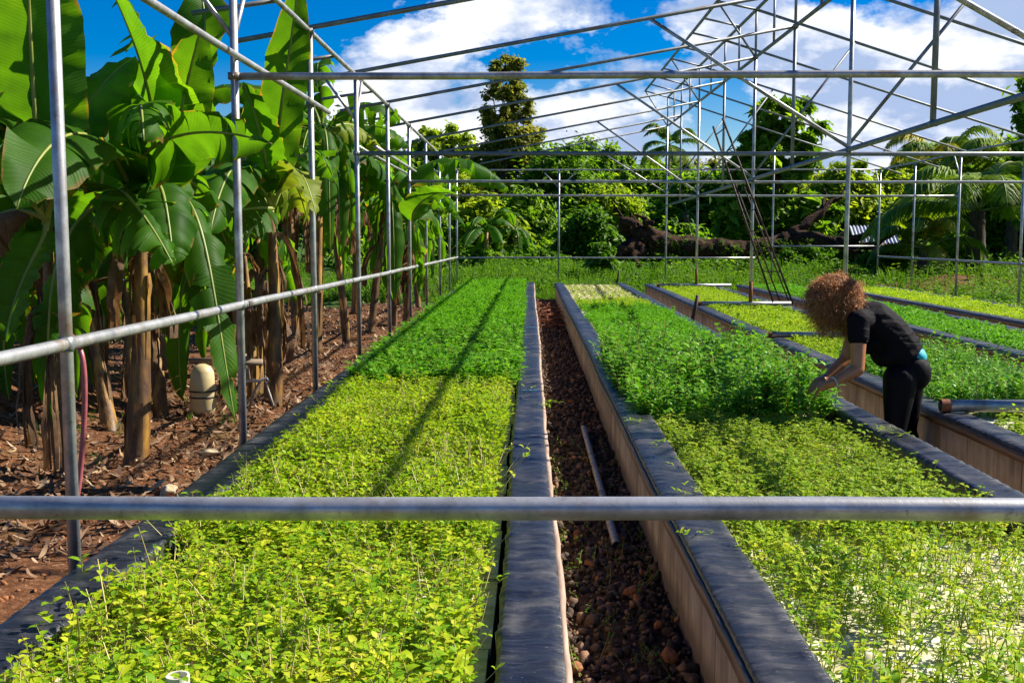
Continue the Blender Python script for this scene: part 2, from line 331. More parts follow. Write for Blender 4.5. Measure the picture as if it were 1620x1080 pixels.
class MB:
    def __init__(s): s.V = []; s.F3 = []; s.F4 = []; s.m3 = []; s.m4 = []; s.uv = []; s.n = 0
    def add(s, V, F, mi=0, uv=None):
        V = np.asarray(V, float); F = np.asarray(F, int)
        s.V.append(V); s.uv.append(np.zeros((len(V), 2)) if uv is None else uv)
        if F.shape[1] == 3: s.F3.append(F + s.n); s.m3 += [mi] * len(F)
        else: s.F4.append(F + s.n); s.m4 += [mi] * len(F)
        s.n += len(V); return s
    def mixed(s, V, F3, F4, mi=0):
        V = np.asarray(V, float); s.V.append(V); s.uv.append(np.zeros((len(V), 2)))
        if len(F3): s.F3.append(np.asarray(F3) + s.n); s.m3 += [mi] * len(F3)
        if len(F4): s.F4.append(np.asarray(F4) + s.n); s.m4 += [mi] * len(F4)
        s.n += len(V); return s
    def tube(s, pts, r, n=10, mi=0, caps=True, twist=0.0, square=False):
        P = [Vector(p) for p in pts]; rs = r if isinstance(r, (list, tuple, np.ndarray)) else [r] * len(P)
        T = []
        for i in range(len(P)):
            a = P[max(i - 1, 0)]; b = P[min(i + 1, len(P) - 1)]; T.append((b - a).normalized())
        up = Vector((0, 0, 1)) if abs(T[0].z) < .9 else Vector((0, 1, 0))
        V = []; side = T[0].cross(up).normalized()
        for i, (p, t) in enumerate(zip(P, T)):
            side = (side - t * side.dot(t)).normalized(); u2 = side.cross(t)
            for k in range(n):
                a = 2 * math.pi * (k + (.5 if square else 0)) / n + twist
                V.append(p + (side * math.cos(a) + u2 * math.sin(a)) * rs[i])
        F = [];
        for i in range(len(P) - 1):
            for k in range(n):
                k2 = (k + 1) % n; F.append((i * n + k, i * n + k2, (i + 1) * n + k2, (i + 1) * n + k))
        F3 = []
        if caps:
            c0 = len(V); V.append(P[0]); V.append(P[-1]); e = (len(P) - 1) * n
            for k in range(n):
                k2 = (k + 1) % n; F3.append((c0, k2, k)); F3.append((c0 + 1, e + k, e + k2))
        s.mixed([tuple(v) for v in V], F3, F, mi); return s
    def box(s, a, b, mi=0):
        x0, y0, z0 = a; x1, y1, z1 = b
        V = [(x0, y0, z0), (x1, y0, z0), (x1, y1, z0), (x0, y1, z0), (x0, y0, z1), (x1, y0, z1), (x1, y1, z1), (x0, y1, z1)]
        return s.add(V, [(0, 3, 2, 1), (4, 5, 6, 7), (0, 1, 5, 4), (1, 2, 6, 5), (2, 3, 7, 6), (3, 0, 4, 7)], mi)
    def out(s, name, mats, parent=None, smooth=False, uv=False):
        V = np.concatenate(s.V); Fs = []; mi = []
        if s.F3: Fs.append(np.concatenate(s.F3)); mi += s.m3
        if s.F4: Fs.append(np.concatenate(s.F4)); mi += s.m4
        return npmesh(name, V, Fs, mats, parent, mi, smooth, np.concatenate(s.uv) if uv else None)
def pipe(name, a, b, r, mat, parent, square=False, n=10):
    m = MB(); a = Vector(a); b = Vector(b)
    if square: m.tube([a, b], r * 1.3, 4, square=True)
    else:
        k = max(2, int((b - a).length / 1.2) + 1)
        m.tube([a.lerp(b, i / (k - 1)) + Vector((0, 0, 0 if i in (0, k - 1) else random.uniform(-.004, .004))) for i in range(k)], r, n)
    o = m.out(name, mat, parent, smooth=not square)
    if not square:
        try:
            for e in o.data.polygons: pass
        except Exception: pass
    return o
def bez(p, t):
    p = [np.array(q, float) for q in p]
    while len(p) > 1: p = [p[i] * (1 - t) + p[i + 1] * t for i in range(len(p) - 1)]
    return p[0]
def fbm1(n, amp, seed, k=6):
    r = np.random.default_rng(seed); x = np.linspace(0, 1, n); y = np.zeros(n)
    for i in range(k): y += amp / (i + 1) * np.sin(2 * np.pi * (r.uniform(.5, 2 + 4 * i) * x + r.random()))
    return y

# ------------------------------------------------------------------ ground
def sm(a, b, x): t = np.clip((x - a) / (b - a), 0, 1); return t * t * (3 - 2 * t)
def gz(x, y):
    x = np.asarray(x, float); y = np.asarray(y, float)
    z = -.14 + .03 * np.sin(x * 1.7 + y * .9) * np.cos(y * .8 - x * .4)
    z = z + .30 * sm(25.5, 31, y) * sm(-6, 0, x) + .10 * sm(34, 60, y)
    z = z + .28 * sm(8.3, 10, x) * sm(12, 20, y) * (1 - sm(25.5, 31, y))
    z = z + .30 * np.exp(-((x - 10.9) / 2.3) ** 2 - ((y - 28.4) / 1.1) ** 2) * (1 + .35 * np.sin(x * 3.3 + 1) * np.sin(y * 2.7 + x))
    z = z + .75 * np.exp(-((x + 5.6) / 1.2) ** 2 - ((y - 9.2) / 2.8) ** 2)      # spoil heap on the left
    z = z + .06 * np.sin(x * 3.1) * np.sin(y * 2.3) * sm(-1.9, -2.6, x) * (x > -9)
    return z
def ground():
    xs = np.unique(np.concatenate([np.linspace(-400, -14, 16), np.linspace(-14, 22, 145), np.linspace(22, 400, 16)]))
    ys = np.unique(np.concatenate([np.linspace(-60, -2, 6), np.linspace(-2, 40, 169), np.linspace(40, 80, 30), np.linspace(80, 900, 14)]))
    X, Y = np.meshgrid(xs, ys); Z = gz(X, Y)
    inside = (X > -1.7) & (X < 8.2) & (Y < 26) & (Y > -1); Z = np.where(inside, -.2, Z)
    V = np.stack([X, Y, Z], -1).reshape(-1, 3); nx = len(xs); i = np.arange(len(ys) - 1)[:, None] * nx + np.arange(nx - 1)[None]
    i = i.ravel(); F = np.stack([i, i + 1, i + nx + 1, i + nx], 1)
    tag(npmesh('ground', V, F, 'ground', smooth=True), kind='structure')
ground()

# ------------------------------------------------------------------ grow beds
WT = .38; WATER = .25; RAFT = .285
def wob(y, amp, ph): return amp * (math.sin(y * .55 + ph) + .5 * math.sin(y * 1.7 + 2 * ph))
def liner_mesh(x0, x1, y0, y1, inner, ph, parent, drop_out=.035):
    """plastic sheet folded over the wall top; inner=+1 when the bed is on the right"""
    ys = np.concatenate([np.arange(y0, min(9.5, y1), .0125), np.arange(min(9.5, y1), y1 + .05, .06)]); n = len(ys); prof = []
    # profile from outer drop over the top to the water
    xo, xi = (x0, x1) if inner > 0 else (x1, x0); d = 1 if inner > 0 else -1
    prof = [(xo - d * .008, WT - drop_out), (xo - d * .011, WT - .003), (xo - d * .001, WT + .008)]
    for k in range(1, 6): prof.append((xo + (xi - xo) * k / 6, WT + .010 + .003 * math.sin(k)))
    prof += [(xi + d * .001, WT + .009), (xi + d * .011, WT - .004), (xi + d * .010, WT - .07), (xi + d * .011, WATER - .02)]
    P = np.array(prof); m = len(P)
    r = np.random.default_rng(int(ph * 97) + 3)
    V = np.zeros((n, m, 3)); V[:, :, 0] = P[None, :, 0]; V[:, :, 2] = P[None, :, 1]; V[:, :, 1] = ys[:, None]
    w = np.array([wob(y, .006, ph) for y in ys]); V[:, :, 0] += w[:, None]
    xs_ = np.linspace(-1, 1, m)[None, :]; yy_ = ys[:, None]; h = np.zeros((n, m))
    for q in range(14):   # creases: sharp crests running across, fanning and fading along the wall
        fr = r.uniform(18, 120); sk = r.normal() * .05; cv = r.normal() * .02; amp = .0026 * (30 / (fr + 12)) ** .7
        env = np.clip(np.sin(yy_ * r.uniform(.7, 2.6) + r.random() * 6.3 + xs_ * r.normal()) * 1.3, 0, 1)
        h += amp * env * (1 - np.abs(np.sin((yy_ + sk * xs_ + cv * xs_ ** 2) * fr * .5 + r.random() * 6.3 + .6 * np.sin(yy_ * 3.1 + q)))) ** 1.8 * 1.6
    V[:, 2:9, 2] += h[:, 2:9] - .004
    V[:, 0, 2] += np.convolve(r.normal(size=n + 8), np.ones(9) / 5, 'valid')[:n] * .008
    V[:, 1, 0] -= d * h[:, 1] * .6; V[:, 9:, 0] += d * (h[:, 9:] * 1.5)
    i = (np.arange(n - 1)[:, None] * m + np.arange(m - 1)[None]).ravel()
    F = np.stack([i, i + 1, i + m + 1, i + m], 1)
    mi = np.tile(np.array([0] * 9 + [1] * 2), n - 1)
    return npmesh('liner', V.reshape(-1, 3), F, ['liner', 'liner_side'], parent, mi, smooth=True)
def wall_mesh(x0, x1, y0, y1, ph, parent):
    n = int((y1 - y0) / .4); ys = np.linspace(y0, y1, n); V = []
    for y in ys:
        w = wob(y, .006, ph)
        V += [(x0 + w, y, -.25), (x0 + w, y, WT), (x1 + w, y, WT), (x1 + w, y, -.25)]
    F = []
    for i in range(n - 1):
        for k in range(3): F.append((4 * i + k, 4 * i + 4 + k, 4 * i + 5 + k, 4 * i + 1 + k))
    F += [(0, 1, 2, 3), (4 * n - 1, 4 * n - 2, 4 * n - 3, 4 * n - 4)]
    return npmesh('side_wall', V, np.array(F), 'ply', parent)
def batten(x, d, y0, y1, ph, parent, mat='batten', z0=WT - .062, z1=WT - .012, th=.016, name='batten'):
    n = int((y1 - y0) / .15); V = []
    r = random.Random(int(ph * 31))
    for i in range(n):
        y = y0 + (y1 - y0) * i / (n - 1); w = wob(y, .006, ph); e = r.uniform(-.004, .004)
        xa = x + w; xb = x + w + d * (th + e)
        V += [(xa, y, z0 + e), (xb, y, z0 + e), (xb, y, z1), (xa, y, z1)]
    F = []
    for i in range(n - 1):
        for k in range(4): F.append((4 * i + k, 4 * i + 4 + k, 4 * i + 4 + (k + 1) % 4, 4 * i + (k + 1) % 4))
    F += [(0, 1, 2, 3), (4 * n - 1, 4 * n - 2, 4 * n - 3, 4 * n - 4)]
    return npmesh(name, V, np.array(F), mat, parent)
BEDS = [  # left wall x0,x1, right wall x0,x1, end y, label
    (-1.56, -1.39, -.077, .085, 26.3, 'leftmost long grow bed with black liner, its crop yellow in front and green behind'),
    (.592, .767, 2.035, 2.19, 26.0, 'long grow bed with plywood side whose tall basil the woman is picking'),
    (2.645, 2.81, 4.0, 4.165, 25.4, 'grow bed just behind the woman, spanned by pipes carrying the rusty-footed posts'),
    (4.68, 4.85, 5.83, 6.0, 25.0, 'second grow bed from the right, low green crop between dark lined walls'),
    (6.44, 6.6, 7.65, 7.82, 24.6, 'rightmost grow bed with yellowish crop, next to the side posts'),
]
Y0 = 1.0
for bi, (a0, a1, b0, b1, ye, lab) in enumerate(BEDS):
    t = thing('grow_bed', lab, 'grow bed', ((a0 + b1) / 2, Y0, 0), 'parallel lined grow beds')
    wall_mesh(a0, a1, Y0, ye, bi, t); wall_mesh(b0, b1, Y0, ye, bi + .5, t)
    liner_mesh(a0, a1, Y0, ye + .05, 1, bi, t); liner_mesh(b0, b1, Y0, ye + .05, -1, bi + .5, t)
    m = MB(); m.box((a1 + .012, ye - .15, -.2), (b0 - .012, ye, WT - .04)); m.box((a1 + .012, Y0, -.2), (b0 - .012, Y0 + .15, WT - .04)); m.out('end_wall', 'ply', t)
    m = MB(); m.box((a1 + .012, Y0 + .16, WATER - .03), (b0 - .012, ye - .16, WATER)); m.out('water', 'water', t)
    if bi == 0: batten(b1 + .001, 1, Y0, ye - .5, bi + .5, t, 'edge', WT - .10, WT + .004, .022, 'edge_board')
    if bi > 0: batten(a0 - .009, -1, Y0, ye - .1, bi, t)
    if bi in (0, 1):
        # paint marks and a sheet overlap
        ys_ = [(8.0, b0, b1)] if bi == 0 else [(8.2, a0, a1), (15.0, b0, b1)]
        if bi == 0: ys_.append((13.5, b0, b1))
        for (yy_, xa, xb) in ys_:
            m = MB(); V = []; n = 9
            for i in range(n):
                x = xa + .03 + (xb - xa - .05) * i / (n - 1); k = .010 + .006 * math.sin(i * 2.1)
                V += [(x, yy_ - k, WT + .0165), (x, yy_ + k, WT + .0165)]
            m.add(V, [(2 * i, 2 * i + 2, 2 * i + 3, 2 * i + 1) for i in range(n - 1)]); m.out('paint_mark', 'cyan', t)
    # floating foam rafts
    glab = ['pale foam raft floating under the crop of the leftmost bed', 'white foam raft floating under the thin seedlings and basil of the second bed',
            'pale foam raft floating in the bed behind the woman', 'pale foam raft floating in the second bed from the right',
            'pale foam raft floating in the rightmost bed'][bi]
    src = None; y = Y0 + .25; L_ = .66
    while y + L_ < ye - .2:
        if src is None:
            wI = b0 - a1 - .075; m = MB(); nx, ny = 16, 8
            xs = np.linspace(-wI / 2, wI / 2, nx); ysr = np.linspace(0, L_ - .012, ny)
            X, Yg = np.meshgrid(xs, ysr); Z = RNG.normal(size=X.shape) * .0012
            V = np.stack([X, Yg, Z], -1).reshape(-1, 3); i = (np.arange(ny - 1)[:, None] * nx + np.arange(nx - 1)[None]).ravel()
            m.add(V, np.stack([i, i + 1, i + nx + 1, i + nx], 1)); m.box((-wI / 2, 0, -.034), (wI / 2, L_ - .012, -.002))
            src = m.out('foam_raft', 'foam'); o = src
        else: o = src.copy(); COL.objects.link(o)
        o.location = ((a1 + b0) / 2 + random.uniform(-.012, .012), y, RAFT + random.uniform(-.004, .004)); o.rotation_euler.z = random.uniform(-.004, .004)
        tag(o, glab, 'foam raft', ['rafts in the leftmost bed', 'rafts in the second bed', 'rafts in the middle bed', 'rafts in the fourth bed', 'rafts in the rightmost bed'][bi])
        y += L_ + .004

# aisle floors
def aisle(name, x0, x1, z, y1=26):
    m = MB(); m.box((x0, Y0 - .3, z - .3), (x1, y1, z)); tag(m.out(name, 'aisle'), kind='structure')
aisle('path', .107, .59, -.005); aisle('path', 2.192, 2.643, -.16); aisle('path', 4.167, 4.678, -.1); aisle('path', 6.002, 6.438, -.1)

# ------------------------------------------------------------------ stones
def ico(sub=1):
    bm = bmesh.new(); bmesh.ops.create_icosphere(bm, subdivisions=sub, radius=1)
    V = np.array([v.co[:] for v in bm.verts]); F = np.array([[v.index for v in f.verts] for f in bm.faces]); bm.free(); return V, F
ICO1, ICO2, ICO3 = ico(1), ico(2), ico(3)
def rot_rand(n, rng):
    q = rng.normal(size=(n, 4)); q /= np.linalg.norm(q, axis=1)[:, None]; w, x, y, z = q.T
    return np.stack([np.stack([1 - 2 * (y * y + z * z), 2 * (x * y - z * w), 2 * (x * z + y * w)], -1), np.stack([2 * (x * y + z * w), 1 - 2 * (x * x + z * z), 2 * (y * z - x * w)], -1),
                     np.stack([2 * (x * z - y * w), 2 * (y * z + x * w), 1 - 2 * (x * x + y * y)], -1)], 1)
def stones(name, pos, size, base, mat, rng):
    V0, F0 = base; n = len(pos); k = len(V0)
    V = V0[None] * (1 + rng.normal(size=(n, k, 1)) * .30) * np.array([1, .8, .62])[None, None] * (1 + rng.normal(size=(n, 1, 3)) * .15)
    V = np.einsum('nij,nkj->nki', rot_rand(n, rng), V) * size[:, None, None] + pos[:, None]
    F = F0[None] + (np.arange(n) * k)[:, None, None]
    return npmesh(name, V.reshape(-1, 3), F.reshape(-1, 3), mat)
rng = np.random.default_rng(5)
n = 10500; y = 1.2 + 24.5 * rng.random(n) ** 1.6; x = rng.uniform(.115, .585, n)
size = .006 + .022 * rng.random(n) ** 2.6 * (1 + .01 * y)
tag(stones('gravel', np.stack([x, y, rng.uniform(.0, .022, n)], 1), size, ICO1, 'stone', rng), 'dark lava gravel covering the narrow aisle floor', 'gravel', kind='stuff')
for i, (px, py, s) in enumerate([(935, 893, .040), (995, 935, .060), (1008, 948, .035), (1042, 988, .042), (1060, 1040, .055), (945, 915, .03), (912, 850, .035), (985, 850, .03), (1015, 905, .028),
                                 (870 + 45, 845, .045), (912, 1055, .05), (880 + 25, 635, .04), (905, 600, .035), (888, 540, .04), (880, 575, .03), (925, 655, .035), (895, 700, .03), (918, 690, .028)]):
    p = G(px, py, .03)
    if not (.13 < p.x < .57): p.x = min(max(p.x, .17), .53)
    rr = np.random.default_rng(i + 40)
    o = stones('rock', np.zeros((1, 3)), np.array([s * .72]), ICO1, 'orange', rr); o.location = p
    tag(o, 'rough orange rock lying on the dark gravel of the aisle', 'rock', 'orange rocks in the gravel aisle')
for px, py, s, lab in ((267, 776, .085, 'large pale flat stone on bare soil beside the left bed wall'), (331, 716, .075, 'yellowish stone among dry leaves near the second left post')):
    p = G(px, py, -.09); o = stones('stone', np.zeros((1, 3)), np.array([s]), ICO3, 'pale', np.random.default_rng(int(px)))
    o.data.vertices[0].co.z += 0; o.location = p; o.scale = (1.25, .9, .62); o.rotation_euler = (0, 0, .1)
    for pl in o.data.polygons: pl.use_smooth = True
    mod = o.modifiers.new('smooth', 'SMOOTH'); mod.iterations = 4
    tag(o, lab, 'stone')

# ------------------------------------------------------------------ greenhouse frame
S = 1.15
def U(x, z, Z): return Vector((S * x, S * Z, S * z - .264))
PZ = [3.8, 6.16, 8.34, 10.6, 13.0, 15.4, 18.0, 20.9, 23.6, 26.2]
def Xl(Z): return -1.61 - .11 * (Z - 3.8) / 22.4
def Xr(Z): return 7.3 + .0335 * Z
def Xc(Z): return 2.87 + .0128 * Z
def ZE(Z): return 3.05
def ZR(Z): return 1.56 + Xc(Z) / 1.285
def ZV(Z): return 1.56 + Xc(Z) * .985
def ZL1(Z): return 1.56 + (Xc(Z) - .53) / .81
gh = thing('greenhouse_frame', 'bare galvanised steel greenhouse frame with sawtooth roof standing over the beds', 'greenhouse frame', U(3, .2, 15))
R1, R2 = .026, .022
ALLZ = [1.55] + PZ
for Z in PZ:
    x = Xl(Z); g0 = float(gz(S * x, S * Z)); a = U(x, 0, Z); a.z = g0 - .1
    pipe('post', a, U(x, ZE(Z), Z), R1, 'steel', gh)
    x = Xr(Z); a = U(x, 0, Z); a.z = float(gz(S * x, S * Z)) - .1
    pipe('post', a, U(x, ZE(Z), Z), R1, 'steel', gh)
def rail(name, fx, fz, Z0, Z1, r, square=False):
    pipe(name, U(fx(Z0), fz(Z0), Z0), U(fx(Z1), fz(Z1), Z1), r, 'tube' if square else 'steel', gh, square)
ZN = 1.3
rz = lambda Z: 1.18 - .0078 * (Z - 3.8)
rail('side_rail', lambda Z: Xl(Z) + .0, rz, ZN, 26.2, R1); rail('side_rail', Xr, lambda Z: 1.17 - .0052 * Z, ZN, 26.2, R1)
rail('eave_rail', Xl, ZE, ZN, 26.2, R2); rail('eave_rail', Xr, ZE, ZN, 26.2, R2)
rail('lower_eave_rail', lambda Z: Xl(Z) + .02, lambda Z: 2.53, ZN, 9.0, R2); rail('lower_eave_rail', lambda Z: Xl(Z) + .02, lambda Z: 2.52 - .004 * Z, 11.8, 26.2, R2)
rail('lower_eave_rail', lambda Z: Xl(Z) - .12, lambda Z: 2.50 - .004 * Z, 11.5, 22, R2 * .8)
rail('ridge_beam', Xc, ZR, 5.2, 26.2, .020, True); rail('vent_top_rail', Xc, ZV, 5.2, 26.2, .020, True)
rail('vent_lip_rail', lambda Z: Xc(Z) - .53, ZL1, 5.2, 26.2, .020, True)
zchord = {1: 2.42, 3: 2.32, 5: 2.28, 7: 2.28, 9: 2.46}
rail('central_tie', Xc, lambda Z: 2.44 - .0085 * Z, ZN, 26.2, .024, True)
for i, Z in enumerate(PZ):
    if i == 0: continue
    # left slope rafter with its overhang, right slope rafter
    sl_ = (ZR(Z) - ZE(Z)) / (Xc(Z) - Xl(Z))
    if i > 0: pipe('rafter', U(Xl(Z) - .55, ZE(Z) - .07, Z), U(Xc(Z), ZR(Z), Z), .020, 'tube', gh, True)
    pipe('rafter', U(Xc(Z), ZV(Z), Z), U(Xr(Z) + (.5 if i > 5 else .3), ZE(Z) - .10, Z), .020, 'tube', gh, True)
    pipe('vent_lip', U(Xc(Z) - .53, ZL1(Z), Z), U(Xc(Z), ZV(Z), Z), .017, 'tube', gh, True)
    pipe('vent_upright', U(Xc(Z), ZR(Z), Z), U(Xc(Z), ZV(Z), Z), .017, 'tube', gh, True)
    if i < 9:
        Zm = (Z + PZ[i + 1]) / 2
        pipe('vent_lip', U(Xc(Zm) - .53, ZL1(Zm), Zm), U(Xc(Zm), ZV(Zm), Zm), .016, 'tube', gh, True)
        pipe('vent_upright', U(Xc(Zm), ZR(Zm), Zm), U(Xc(Zm), ZV(Zm), Zm), .016, 'tube', gh, True)
        if i < 5: pipe('eave_outrigger', U(Xl(Zm) - .55, ZE(Zm) - .08, Zm), U(Xl(Zm), ZE(Zm), Zm), .017, 'tube', gh, True)
    if i % 2 == 1:
        zc = zchord[i]
        pipe('vent_strut', U(Xc(Z) - .53, ZL1(Z), Z), U(Xc(Z), ZR(Z), Z), .015, 'tube', gh, True)
        if i < 9:
            pipe('truss_chord', U(Xl(Z), zc, Z), U(Xr(Z), zc + (.01 if i == 1 else -.02), Z), .024, 'steel' if i != 3 else 'tube', gh, i == 3)
        # struts from the middle of the chord up to the rafters
        def roofL(x): return ZE(Z) + (x - Xl(Z)) * sl_
        def roofR(x): return ZV(Z) + (x - Xc(Z)) * (ZE(Z) - ZV(Z)) / (Xr(Z) - Xc(Z))
        xs_ = Xc(Z) - 1.88; pipe('strut', U(Xc(Z), zc + .05, Z), U(xs_, roofL(xs_), Z), .020, 'steel', gh)
        xs_ = Xc(Z) + 1.35; pipe('strut', U(Xc(Z), zc + .08, Z), U(xs_, roofR(xs_), Z), .018, 'tube', gh, True)
        # centre post
        pr_ = .040 if i == 1 else .033; foot = (.392 + pr_ + .264) / S
        if i == 9: a = U(Xc(Z), 0, Z); a.z = float(gz(a.x, a.y)) - .1
        else: a = U(Xc(Z), foot + .02, Z)
        cp = pipe('centre_post', a, U(Xc(Z), ZR(Z), Z), .025, 'steel', gh, n=8)
        if i < 9:
            rf = MB(); rf.tube([U(Xc(Z), foot + .02, Z), U(Xc(Z), foot + (.30 if i > 3 else .24), Z)], .031, 10)
            ro = rf.out('rusty_foot', 'rust', None, smooth=True); ro.parent = cp; 
            ro.location = -gh.matrix_basis.translation
            # carrying pipe lying across the grow bed walls
            xa = 2.27 if i == 3 else 2.30 if i == 1 else 2.34 if i == 5 else 2.40
            xb = xa + {1: 1.45, 3: 1.40, 5: 1.31, 7: 1.39}[i]
            cpz = foot
            pipe('carrying_pipe', U(xa, cpz, Z), U(xb, cpz, Z), pr_, 'steel', gh, n=16)
            m = MB(); m.tube([U(xa - .002, cpz, Z), U(xa + .045, cpz, Z)], pr_ * 1.08, 16, caps=False); m.out('pipe_coupling', 'rust', gh, smooth=True)
            m = MB(); m.tube([U(xa - .004, cpz, Z), U(xa - .0035, cpz, Z)], pr_ * .86, 16); m.out('dark_mouth_disc', 'black', gh)  # black disc on the solid end stands in for the shade inside the pipe
        # eave braces
        for fx in (Xl, Xr): pipe('eave_brace', U(fx(Z), 2.62, Z), U(fx(Z + .38), ZE(Z), Z + .38), .016, 'steel', gh)
        pipe('eave_brace', U(Xl(Z), 2.62, Z), U(Xl(Z) - .30, ZE(Z) - .02, Z), .016, 'steel', gh)
    else:
        if i: pipe('hanger', U(Xc(Z), 2.44 - .0085 * Z, Z), U(Xc(Z), ZR(Z), Z), .022, 'tube', gh, True)
for i, Z in enumerate(PZ[:6]):
    for c in (U(Xl(Z), ZE(Z), Z), U(Xl(Z), zchord.get(i, 2.52), Z), U(Xc(Z), ZR(Z), Z), U(Xc(Z), zchord.get(i, 2.44 - .0085 * Z), Z), U(Xr(Z), ZE(Z), Z)):
        m = MB(); m.box((c.x - .034, c.y - .034, c.z - .022), (c.x + .034, c.y + .034, c.z + .022)); m.tube([c + Vector((0, -.055, 0)), c + Vector((0, .055, 0))], .009, 6); m.out('clamp', 'tube', gh)
for k, (c, dx) in enumerate(((W(1596, 44, 6.9), .02), (U(Xl(6.16), 1.16, 6.16), .05))):
    m = MB(); R_ = .030 if k else .012; m.tube([c + Vector((dx + (.006 * math.sin(q)), R_ * math.cos(q * 1.1) * 1.0, R_ * math.sin(q * 1.1) - (.02 * (k == 0)))) + Vector((.0016 * q, 0, 0)) for q in np.linspace(0, 22, 90)], .0016, 5); m.out('tie_wire', 'iron', gh, smooth=True)
# back end wall
Z = 26.2
pipe('end_tie', U(Xl(Z), ZE(Z), Z), U(Xr(Z), ZE(Z), Z), .02, 'steel', gh)
pipe('end_rail', U(Xl(Z), 1.0, Z), U(5.3, 1.0, Z), .022, 'steel', gh); pipe('end_rail', U(5.72, 1.27, Z), U(Xr(Z), 1.27, Z), .022, 'steel', gh)
for px in (884, 1222):
    p = W(px, 370, S * Z); pipe('end_post', (p.x, p.y, float(gz(p.x, p.y)) - .1), (p.x, p.y, U(0, 3.5, Z).z if px > 1000 else U(0, 3.05, Z).z), R1, 'steel', gh)
p0 = W(884, 297, S * Z)
for px in (861, 911): pipe('end_brace', p0, W(px, 273, S * Z), .014, 'steel', gh)
# loose diagonal tie at the front and the big foreground rail with its posts
Zf = 2.22
pipe('front_rail', U(-1.62, 1.0, Zf), U(7.3, 1.005, Zf), .0275, 'steel', gh, n=24)
for x in (-1.62, 7.3): pipe('post', U(x, .1, Zf), U(x, 3.0, Zf), R1, 'steel', gh)
for Z in PZ:
    for fx, fz in ((Xl, rz), (Xr, lambda q: 1.17 - .0052 * q)):
        m = MB(); c = U(fx(Z), fz(Z), Z); m.tube([c - Vector((0, .03, 0)), c + Vector((0, .03, 0))], .031, 10); m.tube([c - Vector((0, 0, .028)), c + Vector((0, 0, .028))], .030, 10)
        m.out('weld', 'tube', gh, smooth=True)
# ------------------------------------------------------------------ crops
def leaf8(L_, w, base, yaw, pitch, curl=.35, fold=.25):
    """oval folded leaf, 8 verts, 8 tris"""
    pts = []
    for t, ww in ((0, 0), (.32, 1), (.70, .82), (1, 0)):
        a = pitch - curl * t * 1.6; r = L_ * t
        x = r * math.cos(a); z = r * math.sin(a)
        if ww == 0: pts.append((x, 0, z))
        else:
            h = w * .5 * ww
            pts += [(x, h, z + h * fold), (x, 0, z), (x, -h, z + h * fold)]
    P = np.array(pts); c, s = math.cos(yaw), math.sin(yaw)
    P = np.stack([P[:, 0] * c - P[:, 1] * s, P[:, 0] * s + P[:, 1] * c, P[:, 2]], 1) + np.array(base)
    F = [(0, 2, 1), (0, 3, 2), (1, 2, 5), (1, 5, 4), (2, 3, 6), (2, 6, 5), (4, 5, 7), (5, 6, 7)]
    return P, np.array(F)
def leaf4(L_, w, base, yaw, pitch, curl=.3, fold=.3):
    x1 = L_ * .48
    P = np.array([(0, 0, 0), (x1, w / 2, x1 * math.tan(pitch * .8) + w * .5 * fold), (L_ * math.cos(pitch - curl), 0, L_ * math.sin(pitch - curl)), (x1, -w / 2, x1 * math.tan(pitch * .8) + w * .5 * fold)])
    c, s = math.cos(yaw), math.sin(yaw)
    P = np.stack([P[:, 0] * c - P[:, 1] * s, P[:, 0] * s + P[:, 1] * c, P[:, 2]], 1) + np.array(base)
    return P, np.array([(0, 2, 1), (0, 3, 2)])
def sprig(rng, h, pairs, L_, w, lf=leaf8, bare=.0, stem=True, stemr=.0013, lean=.25, top=True):
    Vs, Fs, Ms = [], [], []; n = 0
    tip = np.array([rng.uniform(-lean, lean) * h, rng.uniform(-lean, lean) * h, h]); yaw = rng.uniform(0, 6.28)
    if stem:
        k = 3; V = []
        for q, rr in ((np.zeros(3), stemr * 1.3), (tip * np.array([.35, .35, .5]), stemr), (tip, stemr * .7)):
            for i in range(k): V.append(q + np.array([math.cos(2.09 * i), math.sin(2.09 * i), 0]) * rr)
        F = []
        for s in range(2):
            for i in range(k):
                j = (i + 1) % k; a, b, c, d = s * k + i, s * k + j, s * k + k + j, s * k + k + i
                F += [(a, b, c), (a, c, d)]
        Vs.append(np.array(V)); Fs.append(np.array(F)); Ms += [1] * len(F); n += len(V)
    for p in range(pairs):
        t = bare + (1 - bare) * (p + .6) / pairs; q = tip * t; q[:2] = tip[:2] * t * t
        yaw += 1.57 + rng.uniform(-.4, .4); sc = (1.0 - .45 * p / max(1, pairs)) * rng.uniform(.75, 1.15)
        for s in (0, 1):
            P, F = lf(L_ * sc, w * sc, q, yaw + s * math.pi + rng.uniform(-.3, .3), rng.uniform(.0, .75) + .25 * t, rng.uniform(.1, .5))
            Vs.append(P); Fs.append(F + n); Ms += [0] * len(F); n += len(P)
    return np.concatenate(Vs), np.concatenate(Fs), np.array(Ms)
